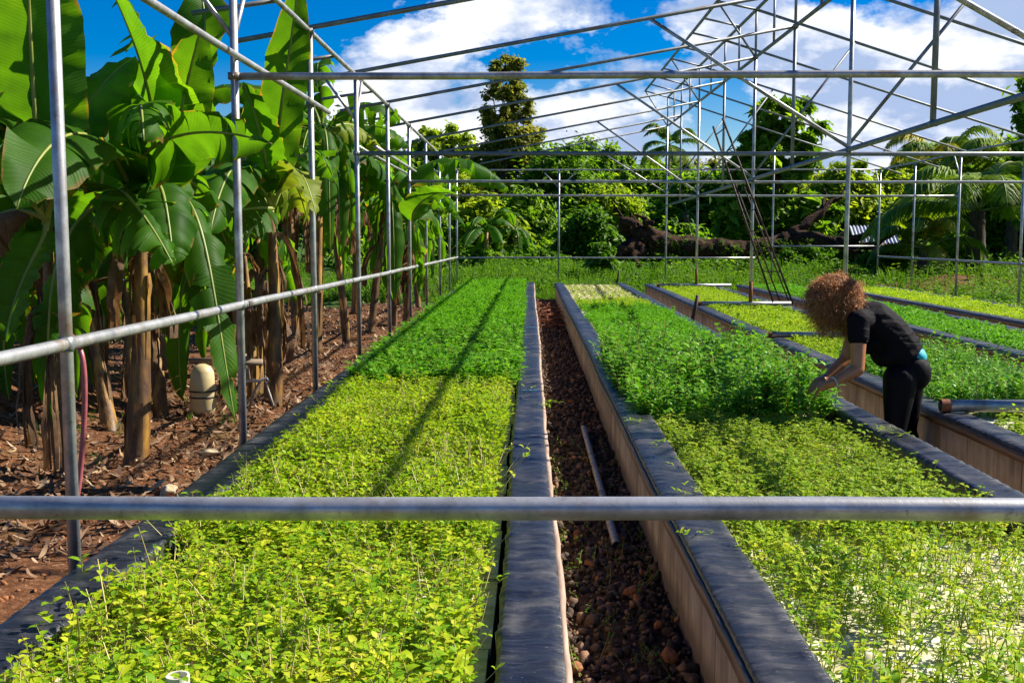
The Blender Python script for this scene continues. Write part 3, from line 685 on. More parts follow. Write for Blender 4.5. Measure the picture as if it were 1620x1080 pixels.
def scatter(name, templates, pos, scale, mats, label, cat, rng, tilt=.15, parent=None, kind='stuff', group=None):
    Vs, Fs, Ms = [], [], []; n0 = 0; pick = rng.integers(0, len(templates), len(pos))
    for k, (V0, F0, M0) in enumerate(templates):
        idx = np.where(pick == k)[0]; n = len(idx)
        if not n: continue
        yaw = rng.uniform(0, 6.283, n); c, s = np.cos(yaw), np.sin(yaw)
        V = V0[None] * scale[idx][:, None, None]
        x = V[..., 0] * c[:, None] - V[..., 1] * s[:, None]; y = V[..., 0] * s[:, None] + V[..., 1] * c[:, None]; z = V[..., 2]
        tx = rng.normal(size=n) * tilt; ty = rng.normal(size=n) * tilt
        V = np.stack([x + z * tx[:, None], y + z * ty[:, None], z], -1) + pos[idx][:, None]
        Vs.append(V.reshape(-1, 3)); Fs.append((F0[None] + (np.arange(n) * len(V0))[:, None, None] + n0).reshape(-1, 3)); Ms.append(np.tile(M0, n)); n0 += n * len(V0)
    o = npmesh(name, np.concatenate(Vs), np.concatenate(Fs), mats, parent, np.concatenate(Ms))
    if parent is None: tag(o, label, cat, group, kind)
    return o
def area(rng, x0, x1, y0, y1, dens, z=RAFT, edge=0.0):
    n = int((x1 - x0) * (y1 - y0) * dens)
    return np.stack([rng.uniform(x0 + edge, x1 - edge, n), rng.uniform(y0, y1, n), np.full(n, z)], 1)
def smooth_noise(p, s, seed):
    r = np.random.default_rng(seed); v = np.zeros(len(p))
    for i in range(6):
        k = r.normal(size=2) * s; v += np.sin(p[:, 0] * k[0] + p[:, 1] * k[1] + r.random() * 6.28)
    return v / 3.0
rg = np.random.default_rng(21)
T_seed = [sprig(rg, rg.uniform(.09, .165), int(rg.integers(3, 5)), .038, .027, bare=.35) for _ in range(14)]
T_seedfar = [sprig(rg, rg.uniform(.10, .16), 4, .042, .028, leaf4, bare=.3, stemr=.0016) for _ in range(8)]
T_bare = [sprig(rg, rg.uniform(.06, .15), int(rg.integers(2, 4)), .031, .017, bare=.40, stemr=.0019, lean=.5) for _ in range(14)]
T_leg = [sprig(rg, rg.uniform(.12, .17), 1, .022, .013, bare=.7, stemr=.0021, lean=.3) for _ in range(8)]
T_mint = [sprig(rg, rg.uniform(.16, .21), 5, .050, .034, leaf4, bare=.45, stem=False) for _ in range(10)]
T_mintn = [sprig(rg, rg.uniform(.15, .23), 5, .056, .040, leaf8, bare=.4, stemr=.002) for _ in range(10)]
T_basil = [sprig(rg, rg.uniform(.24, .36), 10, .085, .042, leaf8, bare=.15, stemr=.003, lean=.3) for _ in range(12)]
T_low = [sprig(rg, rg.uniform(.09, .13), 4, .05, .032, leaf4, bare=.2, stem=False) for _ in range(8)]
def rg_edge(p, y0, y1, seed):
    e = .16 * smooth_noise(np.stack([p[:, 0], p[:, 0] * 0], 1), 9.0, seed + 9)
    return (p[:, 1] > y0 + .12 + e) & (p[:, 1] < y1 - .02 + e)
def crop(name, T, x0, x1, y0, y1, dens, mats, label, seed, smin=.8, smax=1.15, thin=None, edge=.01, z=RAFT, tilt=.15):
    r = np.random.default_rng(seed); p = area(r, x0, x1, y0, y1, dens, z, edge)
    nz = smooth_noise(p, 3.0, seed + 1); n2_ = smooth_noise(p, 11.0, seed + 2); n3_ = smooth_noise(p, 28.0, seed + 3)
    kp = r.random(len(p)) < np.clip(1.0 - .35 * np.clip(-n2_ - .1, 0, 1) - .35 * np.clip(n3_, 0, 1), .25, 1); p, nz, n2_, n3_ = p[kp], nz[kp], n2_[kp], n3_[kp]
    if thin is not None: p_keep = r.random(len(p)) < np.clip(thin(p) + .25 * nz, 0, 1); p = p[p_keep]; nz = nz[p_keep]; n2_ = n2_[p_keep]; n3_ = n3_[p_keep]
    sc = r.uniform(smin, smax, len(p)) * (1 + .12 * nz + .16 * n2_ - .12 * n3_); sc = np.clip(sc, .35, 1.6); ragged = rg_edge(p, y0, y1, seed); p, sc = p[ragged], sc[ragged]
    return scatter(name, T, p, sc, mats, label, 'crop', r, tilt)
B = BEDS
# bed 1
x0, x1 = B[0][1] + .02, B[0][2] - .075
crop('seedling', T_seed, x0, x1, 1.4, 4.5, 1500, ['seedn', 'stem'], 'yellow-green seedlings crowding the front of the leftmost bed', 1, thin=lambda p: .93 - .25 * (p[:, 0] < x0 + .18), smin=.75, smax=1.15)
crop('seedling', T_seedfar, x0, x1, 4.1, 8.7, 1250, ['seed', 'stem'], 'yellow seedlings in the middle of the leftmost bed just before the darker crop', 2, smin=.8, smax=1.15)
crop('leggy_stem', T_leg, x0, x1, 1.5, 8.3, 260, ['seed', 'palestem'], 'pale leggy stems standing among the yellow seedlings of the leftmost bed', 41, smin=.8, smax=1.3, tilt=.45)
crop('mint', T_mintn, x0 - .06, x1 + .05, 8.35, 12.7, 640, ['mint', 'stem'], 'dense bright green herb crop starting halfway down the leftmost bed', 3, smin=.85, smax=1.2)
crop('mint', T_mint, x0 - .06, x1 + .05, 12.4, 25.9, 560, ['mint', 'stem'], 'bright green herb crop filling the far end of the leftmost bed', 4)
# bed 2
x0, x1 = B[1][1] + .02, B[1][2] - .02
crop('seedling', T_bare, x0, x1 - .05, 1.5, 4.8, 1120, ['seedn', 'gstem'], 'sparse leggy cuttings on white foam at the front of the second bed', 5, thin=lambda p: .70 - 0 * p[:, 0], smin=.7, smax=1.25, tilt=.3)
crop('seedling', T_bare + T_seed, x0, x1 - .12, 4.3, 7.15, 1500, ['seed2', 'stem'], 'light green cuttings in front of the tall basil in the second bed', 6, smin=.7, smax=1.05, tilt=.25)
crop('basil', T_basil, x0 - .13, x1 + .04, 6.9, 10.4, 330, ['basil', 'stem'], 'tall glossy green basil the woman is reaching into', 7, smin=.8, smax=1.15, thin=lambda p: 1 - 1.3 * (p[:, 1] < 7.25) * (p[:, 0] > 1.62))
crop('mint', T_mint, x0, x1, 10.4, 17.5, 420, ['mint', 'stem'], 'medium green leafy crop behind the tall basil in the second bed', 8, smin=.65, smax=.95)
crop('seedling', T_low, x0, x1, 17.5, 20.0, 420, ['seed2', 'stem'], 'short light green crop before the pale lettuce in the second bed', 9, smin=.7, smax=1)
r = np.random.default_rng(10); lp = []
for yy_ in np.arange(19.4, 25.8, .21):
    for xx in np.arange(x0 + .05, x1, .16): lp.append((xx + r.uniform(-.02, .02), yy_ + r.uniform(-.02, .02), RAFT))
T_let = [sprig(rg, .04, 5, .085, .06, leaf4, bare=0, stem=False) for _ in range(6)]
lo = scatter('lettuce', T_let, np.array(lp), r.uniform(1.1, 1.5, len(lp)), ['lett'], 'pale lettuce set out in rows at the far end of the second bed', 'lettuce', r)
crop('seedling', T_low, x0, x1, 20.0, 25.8, 110, ['seed2', 'stem'], 'thin yellow-green growth between the pale lettuce rows', 11, smin=.5, smax=.8)
# bed 3
x0, x1 = B[2][1] + .02, B[2][2] - .02
crop('seedling', T_seed, x0, x1, 4.0, 6.9, 700, ['seed', 'stem'], 'yellow-green seedlings beside the lying pipe at the right edge', 12)
crop('basil', T_basil, x0, x1 + .02, 7.3, 10.2, 330, ['basil', 'stem'], 'mid-height glossy green crop to the right of the woman', 13, smin=.55, smax=.85)
crop('mint', T_low, x0, x1, 10.2, 18.5, 520, ['seed2', 'stem'], 'low bright green crop around the rusty post feet in the middle bed', 14, smin=.8, smax=1.1)
crop('seedling', T_low, x0, x1, 18.5, 25.0, 420, ['seed2', 'stem'], 'yellowish crop at the far end of the middle bed', 15, smin=.7, smax=1)
# bed 4, 5
x0, x1 = B[3][1] + .02, B[3][2] - .02
crop('mint', T_low, x0, x1, 8.0, 24.7, 520, ['mint', 'stem'], 'low green crop in the second bed from the right', 16, smin=.9, smax=1.2)
x0, x1 = B[4][1] + .02, B[4][2] - .02
crop('seedling', T_low, x0, x1, 11.0, 24.3, 500, ['seed', 'stem'], 'yellow crop in the rightmost bed beside the side posts', 17, smin=.8, smax=1.1)
# clippings left on the walls, sprouts in the gravel
r = np.random.default_rng(31); c = []
for (px, py) in [(1075, 732), (1105, 770), (1040, 700), (1090, 778), (860, 642), (870, 636), (1100, 845), (1010, 665), (1405, 681), (1425, 688), (1395, 676)]:
    g = G(px, py, WT + .02)
    for k in range(7): c.append((g.x + r.uniform(-.06, .06), g.y + r.uniform(-.04, .04), WT + .018))
T_clip = [sprig(r, .006, 1, .035, .009, leaf8, stem=False) for _ in range(5)]
scatter('leaf_clipping', T_clip, np.array(c), r.uniform(.7, 1.3, len(c)), ['seed2'], 'green clippings dropped on the black lined wall tops', 'clippings', r, 0)
c = []
for k in range(170):
    y_ = 2.4 + 5.5 * r.random() ** 1.3; c.append((r.uniform(.13, .56), y_, .012))
scatter('weed', T_bare, np.array(c), r.uniform(.4, .9, len(c)), ['weed', 'stem'], 'little weeds sprouting between the dark gravel', 'weeds', r, .5)
# sprout stragglers hanging over the left wall
for (px, py) in [(135, 945), (270, 850), (50, 1040)]:
    g = G(px, py, RAFT); o = scatter('seedling', T_seed, np.array([(g.x, g.y, RAFT)]), np.array([1.5]), ['seed', 'stem'], {135: 'lone tall seedling by the inner face of the left bed wall', 270: 'seedling leaning over the black wall just past the front rail', 50: 'tall seedling at the very front left corner of the leftmost bed'}[px], 'seedling', r, .3, kind=None)

# ------------------------------------------------------------------ weeds, grass, litter
r = np.random.default_rng(50)
def on_ground(x, y, dz=0): return np.stack([x, y, gz(x, y) + dz], 1)
T_weed = [sprig(r, r.uniform(.12, .3), 5, .10, .055, leaf4, stem=False, lean=.5) for _ in range(8)]
def blades(r, n=7):
    V, F = [], []
    for i in range(n):
        a = r.uniform(0, 6.28); h = r.uniform(.12, .34); l = r.uniform(.02, .16); w = .006; c, s = math.cos(a), math.sin(a); b = r.uniform(-.05, .05, 2)
        V += [(b[0] - s * w, b[1] + c * w, 0), (b[0] + s * w, b[1] - c * w, 0), (b[0] + c * l * .4 + s * w * .8, b[1] + s * l * .4 - c * w * .8, h * .6), (b[0] + c * l * .4 - s * w * .8, b[1] + s * l * .4 + c * w * .8, h * .6), (b[0] + c * l, b[1] + s * l, h)]
        k = 5 * i; F += [(k, k + 1, k + 2), (k, k + 2, k + 3), (k + 3, k + 2, k + 4)]
    return np.array(V), np.array(F), np.zeros(len(F), int)
T_grass = [blades(r) for _ in range(8)]
n = 15000; x = r.uniform(-7, 16, n); y = 26.6 + 22 * r.random(n) ** 1.5
kk = (((x - 10.9) / 2.2) ** 2 + ((y - 28.0) / 1.7) ** 2 > 1) | (r.random(len(x)) < .30); x, y = x[kk], y[kk]; n = len(x)
scatter('grass', T_grass + T_weed * 2, on_ground(x, y), r.uniform(.6, 1.4, n) * (1 + .5 * np.clip(smooth_noise(np.stack([x, y], 1), 1.5, 12), -.6, 1)) * (1 + .02 * (y - 26)), ['weed'], 'bright green grass and weeds beyond the far end of the beds', 'grass', r, .2)
n = 5000; x = r.uniform(8.1, 15, n); y = r.uniform(11, 30, n)
k = ((((x - 10.9) / 2.2) ** 2 + ((y - 28.0) / 1.7) ** 2 > 1) | (r.random(len(x)) < .30)) & (r.random(n) < .8); x, y = x[k], y[k]
scatter('weed', T_weed, on_ground(x, y), r.uniform(.7, 1.4, len(x)), ['weed'], 'leafy green weeds outside the right side posts', 'weeds', r, .2)
n = 9000; x = r.uniform(-34, -6.0, n); y = r.uniform(16, 60, n); k = (x < -3.2 - .16 * y + 1.5)
scatter('grass', T_grass + T_weed, on_ground(x[k], y[k]), r.uniform(.9, 1.8, k.sum()), ['weed'], 'sunny grass seen between the banana stems on the left', 'grass', r, .2)
# small weeds on bare soil at left
n = 260; x = r.uniform(-4.2, -1.8, n); y = r.uniform(3.4, 12, n); k = smooth_noise(np.stack([x, y], 1), 2.2, 4) > .45
scatter('weed', T_grass, on_ground(x[k], y[k]), r.uniform(.25, .5, k.sum()), ['weed'], 'small green tufts on the bare soil by the left wall', 'weeds', r, .4)
def curl_strip(r):
    n = 5; L_ = r.uniform(.06, .24); w = r.uniform(.004, .017); V, F = [], []; tw = r.uniform(-1.5, 1.5); a = 0; p = np.array([0., 0, 0]); cv = r.uniform(-.9, .9)
    for i in range(n):
        b = tw * i / n + r.uniform(-.2, .2); d = np.array([0, math.cos(b), math.sin(b)]) * w * (.45 + math.sin(math.pi * (i + .5) / n)); V += [p + d, p - d]
        a += cv * .7; p = p + np.array([math.cos(a * .7), math.sin(a) * .25, abs(math.sin(a)) * .6]) * L_ / n
    for i in range(n - 1): k = 2 * i; F += [(k, k + 1, k + 3), (k, k + 3, k + 2)]
    return np.array(V), np.array(F), np.zeros(len(F), int)
T_lit = [curl_strip(r) for _ in range(24)]
n = 38000; x = r.uniform(-6.5, -1.68, n); y = 3.6 + 22 * r.random(n) ** 1.35
dn = smooth_noise(np.stack([x, y], 1), 1.6, 8) * .35 + .50 + .35 * np.exp(-((x + 2.9) / .8) ** 2) - .65 * np.exp(-((y - 4.9) / 1.3) ** 2)
k = r.random(n) < dn
scatter('leaf_litter', T_lit, on_ground(x[k], y[k], .012), r.uniform(.3, 1.0, k.sum()), ['litter'], 'dry brown banana leaf litter on the soil along the left side', 'leaf litter', r, .4)
rr = np.random.default_rng(77); n = 2600; x = rr.uniform(-5.5, -1.65, n); y = 3.4 + 14 * rr.random(n) ** 1.4
tag(stones('soil_clods', on_ground(x, y, .0), rr.uniform(.006, .022, n), ICO1, 'soilclod' if 'soilclod' in M else 'orange', rr), 'small reddish clods scattered on the bare soil', 'soil clods', kind='stuff')
# dry twigs at the far end of the gravel aisle
tw = []
for i in range(130):
    p = np.array([rr.uniform(.12, .58), rr.uniform(17.6, 21.5), rr.uniform(.02, .22)]); a = rr.uniform(0, 6.28); l = rr.uniform(.12, .38)
    d = np.array([math.cos(a), math.sin(a), rr.uniform(-.3, .4)]) * l / 2; tw.append((p - d, p + d))
m = MB()
for a, b in tw: m.tube([a, b], .006, 4)
tag(m.out('twig_pile', 'rust'), 'heap of dry reddish twigs at the far end of the gravel aisle', 'twig pile', kind='stuff')

# ------------------------------------------------------------------ banana plants
def banana_leaf(parent, pts, width, roll=0.0, torn=0.0, fold=.35, seed=0, mat='banana', petiole=.10, name='leaf', ribr=.016, N=34, droop=.0):
    r = np.random.default_rng(seed); P = np.array([bez(pts, t) for t in np.linspace(0, 1, N)])
    T = np.gradient(P, axis=0); T /= np.linalg.norm(T, axis=1)[:, None]
    mb = MB(); up = np.array([0, 0, 1.0]); tv = np.linspace(0, 1, N)
    sv = np.clip((tv - petiole) / (1 - petiole), 0, 1)
    wp = np.where(tv > petiole, np.minimum(1, (sv * 5.5)) ** .55 * np.clip((1 - sv) * 3.0, 0, 1) ** .55, 0) * width / 2
    side0 = np.cross(T, up); bad = np.linalg.norm(side0, axis=1) < .15
    ref = np.array([1.0, .35, 0]); side0[bad] = np.cross(T[bad], np.cross(ref, T[bad]))
    for i in range(1, N):
        if np.dot(side0[i], side0[i - 1]) < 0: side0[i] *= -1
    side0 /= np.linalg.norm(side0, axis=1)[:, None]
    nrm = np.cross(side0, T)
    ca, sa = math.cos(roll), math.sin(roll)
    side = side0 * ca + nrm * sa; nrm2 = np.cross(side, T)
    Msub = 6
    for sd in (1, -1):
        # strips
        cuts = [int(petiole * N)]; 
        while cuts[-1] < N - 1:
            step = 100 if torn <= 0 else max(1, int(r.exponential(2.0 / max(torn, .05)) + 1)); cuts.append(min(N - 1, cuts[-1] + step))
        for a, b in zip(cuts[:-1], cuts[1:]):
            idx = np.arange(a, b + 1); dro = (r.uniform(0, 1.0) * torn + droop) ; gap = torn * r.uniform(0, .25); adv = r.uniform(-.3, .3) * torn
            V, uv = [], []
            for q, i in enumerate(idx):
                f = q / max(1, len(idx) - 1)
                for j in range(Msub + 1):
                    s = j / Msub; w = wp[i] * s; ang = fold - dro * s * 1.3 + .07 * math.sin(i * 1.1 + sd + s * 3)
                    shift = T[i] * (adv * w * s + (0.5 - f) * gap * s * width * .35 + w * .12)
                    rip = .010 * math.sin(i * 2.3 + sd * 2) * s * (1 + 2 * torn)
                    p = P[i] + sd * side[i] * w * math.cos(ang) + nrm2[i] * (w * math.sin(ang) * -1 * -1 + rip) + shift
                    if dro > .2: p = p - up * (w * s * dro * .55)
                    V.append(p); uv.append((s, tv[i]))
            m1 = Msub + 1; F = []
            for q in range(len(idx) - 1):
                for j in range(Msub):
                    k = q * m1 + j; F.append((k, k + 1, k + 1 + m1, k + m1) if sd > 0 else (k, k + m1, k + 1 + m1, k + 1))
            mb.add(V, F, 0, np.array(uv))
    mb.tube(P.tolist(), list(ribr * (1.15 - tv) ** .8 + .002), 6, mi=1)
    return mb.out(name, [mat, 'rib'], parent, smooth=True, uv=True)
def dead_leaf(parent, p, L_, seed):
    r = np.random.default_rng(seed); a = r.uniform(0, 6.28); out = np.array([math.cos(a), math.sin(a), 0]) * r.uniform(.12, .3)
    pts = [p, p + out + np.array([0, 0, .1]), p + out * 1.5 - np.array([0, 0, L_ * .5]), p + out * 1.3 - np.array([0, 0, L_])]
    mb = MB(); N = 12; P = np.array([bez(pts, t) for t in np.linspace(0, 1, N)])
    for s in range(5):
        a2 = r.uniform(0, 6.28); d = np.array([math.cos(a2), math.sin(a2), 0]); w = r.uniform(.02, .06); t0 = int(r.integers(1, 5)); V = []
        for i in range(t0, N):
            k = (i - t0) / (N - t0); c = P[i] + d * .07 * k + r.normal(size=3) * .008; dd = np.array([-d[1], d[0], 0]) * w * (1 - .6 * k) * math.cos(k * 3 + s) + d * w * .5 * math.sin(k * 4 + s)
            V += [c + dd, c - dd]
        F = [(2 * i, 2 * i + 1, 2 * i + 3, 2 * i + 2) for i in range(len(V) // 2 - 1)]; mb.add(V, F)
    mb.tube(P.tolist(), .009, 5)
    return mb.out('dead_leaf', 'dead', parent, smooth=True)
def pseudostem(parent, base, top, r0, r1, seed):
    r = np.random.default_rng(seed); N = 16; base = np.array(base); top = np.array(top); mb = MB()
    side = np.array([r.uniform(-.06, .06), r.uniform(-.06, .06), 0]); pts = [base - np.array([0, 0, .1]), base * .6 + top * .4 + side, top]
    P = [bez(pts, t) for t in np.linspace(0, 1, N)]; rs = [(r0 * (1 - t) + r1 * t) * (1 + .05 * math.sin(9 * t + seed)) + (.03 if t < .03 else 0) for t in np.linspace(0, 1, N)]
    mb.tube(P, rs, 16)
    # peeling sheaths
    for k in range(7):
        a = r.uniform(0, 6.28); t0 = r.uniform(.0, .55); ln = r.uniform(.15, .4); V = []; n = 8
        for i in range(n):
            t = min(1, t0 + ln * i / n); c = bez(pts, t); rr_ = (r0 * (1 - t) + r1 * t) * 1.04 + .035 * (i / n) ** 2.5 * r.uniform(.5, 1.6)
            for da in (-.5, 0, .5):
                w = da * (1 - .5 * i / n); V.append(c + np.array([math.cos(a + w) * rr_, math.sin(a + w) * rr_, 0]))
        F = []
        for i in range(n - 1):
            for j in range(2): q = 3 * i + j; F.append((q, q + 1, q + 4, q + 3))
        mb.add(V, F, 0 if k % 2 else 1)
    return mb.out('pseudostem', ['pstem', 'dead'], parent, smooth=True)
def rand_leaves(t, top, n, seed, Lr=(1.3, 2.1), torn=(.45, 1.2), w=(.36, .54), az=None):
    r = np.random.default_rng(seed); top = np.array(top); a0 = r.uniform(0, 6.28)
    for i in range(n):
        a = a0 + i * 2.4 + r.uniform(-.3, .3) if az is None else az[i % len(az)] + r.uniform(-.2, .2)
        ln = r.uniform(*Lr); el = r.uniform(.35, 1.35) if i > n * .4 else r.uniform(-.1, .6)
        d = np.array([math.cos(a), math.sin(a), 0])
        if i % 3 == 1 and ln > .9:
            banana_leaf(t, [top, top + d * .30 * ln + np.array([0, 0, .22 * ln]), top + d * .50 * ln - np.array([0, 0, .25 * ln]), top + d * .42 * ln - np.array([0, 0, .95 * ln])], r.uniform(*w) * .8, r.uniform(-.4, .4), r.uniform(.6, 1.1), seed=seed * 31 + i, mat='banana' if r.random() < .9 else 'dead', droop=.5, N=26); continue
        p1 = top + d * ln * .35 * math.cos(el) + np.array([0, 0, ln * (.30 + .3 * math.sin(el))])
        p2 = top + d * ln * (.55 + .35 * math.cos(el)) + np.array([0, 0, ln * (.75 * math.sin(el) - .05)])
        p3 = top + d * ln * (.65 + .5 * math.cos(el)) + np.array([0, 0, ln * (.85 * math.sin(el) - .45)])
        banana_leaf(t, [top, p1, p2, p3], r.uniform(*w), r.uniform(-.6, .6), r.uniform(*torn), seed=seed * 31 + i, mat='banana' if r.random() < .88 else 'banana_y', droop=r.uniform(0, .35), N=26)
def Wn(px, py, Y): return np.array(W(px, py, Y))
BANANAS = 'banana plants along the left side'
# (base px, base py, top px, top py, depth, radius, label, leaf list)
def bplant(bpx, bpy, tpx, tpy, dY, r0, label, hand=(), nr=4, seed=1, dead=3, Lr=(1.1, 1.7), **kw):
    b = G(bpx, bpy, -.12); b.x -= .38 if (not hand and b.y > 11) else 0; b.z = float(gz(b.x, b.y)); top = W(tpx, tpy, b.y + dY)
    if not hand and b.y > 11: top.x -= .38
    if not hand: top.x += random.uniform(-.35, .18); top.y += random.uniform(-.3, .3)
    t = thing('banana_plant', label, 'banana plant', b, BANANAS)
    pseudostem(t, b, top, r0, r0 * .36, seed)
    for j, (pts, w, roll, torn, mat) in enumerate(hand):
        banana_leaf(t, [Wn(*p) for p in pts], w, roll, torn, seed=seed * 17 + j, mat=mat)
    kw.setdefault('az', [2.2, 3.6, 1.5, 4.6, 2.9, 5.0]); 
    if nr: rand_leaves(t, top, nr, seed, Lr, **kw)
    for j in range(dead):
        f_ = random.uniform(.05, .35); dead_leaf(t, np.array(top) * (1 - f_) + np.array(b) * f_, random.uniform(.5, 1.1), seed * 7 + j)
    return t
bplant(108, 745, 75, 350, 0.1, .085, 'thick banana plant behind the nearest left post, its tall leaf leaving the top left corner', [
    (((75, 350, 7.0), (50, 200, 6.9), (50, 60, 6.8), (40, -120, 6.7)), .62, .15, .1, 'banana'),
    (((75, 350, 7.0), (20, 270, 6.7), (-60, 230, 6.5), (-110, 330, 6.3)), .5, .3, .3, 'banana'),
    (((70, 355, 7.0), (110, 235, 6.8), (60, 262, 6.5), (-45, 292, 6.3)), .30, .75, .35, 'banana_y'),
    (((75, 350, 7.0), (70, 400, 6.9), (30, 420, 6.8), (8, 540, 6.7)), .36, .2, .2, 'banana'),
    (((75, 350, 7.0), (90, 250, 7.2), (140, 130, 7.4), (215, 90, 7.6)), .5, -.3, .3, 'banana'),
], nr=4, seed=3, dead=4)
bplant(213, 742, 222, 345, 0.15, .095, 'banana plant with a broad golden stem in the middle of the front clump', [
    (((235, 345, 7.9), (262, 220, 7.7), (240, 110, 7.5), (165, -40, 7.3)), .78, .55, .12, 'banana'),
    (((235, 345, 7.9), (268, 190, 8.0), (220, 60, 8.1), (185, -40, 8.2)), .66, -.9, .8, 'banana'),
    (((235, 345, 7.9), (275, 270, 7.7), (285, 160, 7.5), (318, 45, 7.3)), .40, .45, .08, 'banana'),
    (((235, 345, 7.9), (160, 255, 7.5), (270, 170, 7.2), (430, 228, 6.95)), .42, 1.2, .9, 'banana'),
    (((225, 330, 7.8), (150, 270, 7.4), (215, 300, 7.2), (274, 420, 7.0)), .48, -.15, 1.1, 'banana'),
    (((230, 345, 7.8), (250, 240, 7.5), (262, 300, 7.3), (275, 420, 7.1)), .44, .0, .7, 'banana'),
    (((230, 345, 7.9), (320, 230, 7.6), (325, 400, 7.3), (372, 668, 7.1)), .30, .15, .65, 'banana'),
    (((235, 345, 7.9), (300, 190, 8.3), (350, 60, 8.5), (310, -30, 8.6)), .5, .2, .1, 'banana'),
], nr=6, seed=5, dead=3)
bplant(176, 690, 115, 400, 0.4, .07, 'slim leaning banana plant left of the golden stem', [
    (((120, 400, 9.1), (140, 250, 9.0), (120, 160, 8.9), (85, 130, 8.8)), .45, .4, .3, 'banana'),
    (((120, 400, 9.1), (190, 260, 9.0), (160, 200, 8.9), (130, 240, 8.8)), .45, .2, .5, 'banana')], nr=5, seed=7, dead=3)
bplant(215, 668, 160, 395, 0.4, .06, 'slender dark-stemmed banana plant behind the golden stem', [], nr=6, seed=9, dead=3)
bplant(258, 655, 250, 400, 0.3, .075, 'banana plant with a red-brown stem right of the golden stem', [], nr=6, seed=11, dead=4)
bplant(432, 648, 428, 330, 0.2, .090, 'banana plant with a tall upright leaf between the second and third left posts', [
    (((432, 330, 9.9), (430, 230, 9.7), (455, 120, 9.5), (472, -25, 9.3)), .40, .5, .05, 'banana'),
    (((432, 330, 9.9), (420, 260, 9.7), (415, 200, 9.5), (385, 130, 9.3)), .38, .3, .2, 'banana'),
    (((432, 330, 9.9), (460, 235, 9.7), (480, 260, 9.5), (500, 340, 9.4)), .30, .3, .35, 'banana_y'),
    (((432, 330, 9.9), (465, 240, 10.2), (500, 200, 10.4), (530, 290, 10.5)), .34, .2, 1.1, 'banana'),
    (((432, 330, 9.9), (400, 260, 9.6), (350, 240, 9.4), (300, 330, 9.2)), .46, -.2, .9, 'banana'),
    (((432, 330, 9.9), (420, 330, 9.7), (370, 320, 9.5), (300, 370, 9.3)), .50, .9, .3, 'banana')], nr=5, seed=13, dead=4)
bplant(400, 640, 385, 390, 0.5, .06, 'small banana plant close behind the second left post', [], nr=5, seed=15, dead=4)
bplant(463, 622, 470, 380, 0.3, .07, 'banana plant just left of the third left post', [], nr=5, seed=17, dead=4)
for i, (bx, by, tx, ty, lab, nr) in enumerate([
    (545, 560, 545, 235, 'banana plant between the third and fourth left posts', 8), (590, 545, 590, 270, 'banana plant leaning out right behind the fourth left post', 8),
    (622, 530, 632, 335, 'banana plant with pale stem beside the fifth left post', 7), (655, 512, 660, 350, 'banana plant by the sixth left post', 7),
    (690, 488, 690, 330, 'banana plant reaching over the eave near the far left corner', 7), (700, 476, 705, 350, 'farthest banana plant in the row at the far left corner', 7),
    (330, 600, 335, 300, 'banana plant standing behind the row, right of the yellow container', 8), (60, 600, 30, 300, 'banana plant at the far left behind the earth heap', 7),
    (505, 535, 500, 260, 'banana plant set back behind the third left post', 8), (250, 560, 250, 290, 'banana plant set back behind the golden-stemmed one', 8),
    (420, 540, 400, 270, 'tall banana plant set back behind the second left post', 8), (590, 500, 600, 300, 'banana plant set back behind the fifth left post', 8),
    (150, 560, 140, 280, 'banana plant set back behind the slim leaning one', 8)]):
    bplant(bx, by, tx, ty - 18, .2, .074, lab, nr=nr + 4, seed=20 + i, dead=3, Lr=(1.1, 2.0), torn=(.6, 1.3), w=(.34, .54), az=[1.0, 2.0, 3.1, 4.2, 5.1, 2.6, 3.7, 1.5, 4.7, .4])
for i_, (lab_, pts_) in enumerate([('banana plant whose dark single leaf reaches toward the far left corner post', [(655, 360, 17.5), (640, 330, 17.3), (690, 290, 17.2), (724, 310, 17.0)])]):
    bplant(640, 520, 655, 360, .2, .06, lab_, hand=[(pts_, .55, .2, .1, 'banana')], nr=4, seed=61, dead=4, Lr=(.9, 1.3))

# ------------------------------------------------------------------ trees
def leafcloud(rng, centers, rads, per, size, flat=.75):
    n = len(centers) * per; c = np.repeat(centers, per, 0); rr_ = np.repeat(rads, per, 0)
    d = rng.normal(size=(n, 3)); d /= np.linalg.norm(d, axis=1)[:, None]; rad_ = np.abs(rng.normal(size=n)) * .62
    P = c + d * rad_[:, None] * rr_[:, None] * np.array([1, 1, flat])
    nrm = d * .6 + np.array([.25, 0, .9]) + rng.normal(size=(n, 3)) * .55; nrm /= np.linalg.norm(nrm, axis=1)[:, None]
    t = np.cross(nrm, rng.normal(size=(n, 3))); t /= np.linalg.norm(t, axis=1)[:, None]; b = np.cross(nrm, t)
    s = size * rng.uniform(.6, 1.3, n)[:, None]
    V = np.stack([P - t * s, P + b * s * .42 + nrm * s * .12, P + t * s - nrm * s * .25, P - b * s * .42 + nrm * s * .12], 1).reshape(-1, 3)
    k = np.arange(n) * 4; F = np.stack([np.stack([k, k + 1, k + 2], 1), np.stack([k, k + 2, k + 3], 1)], 1).reshape(-1, 3)
    return V, F
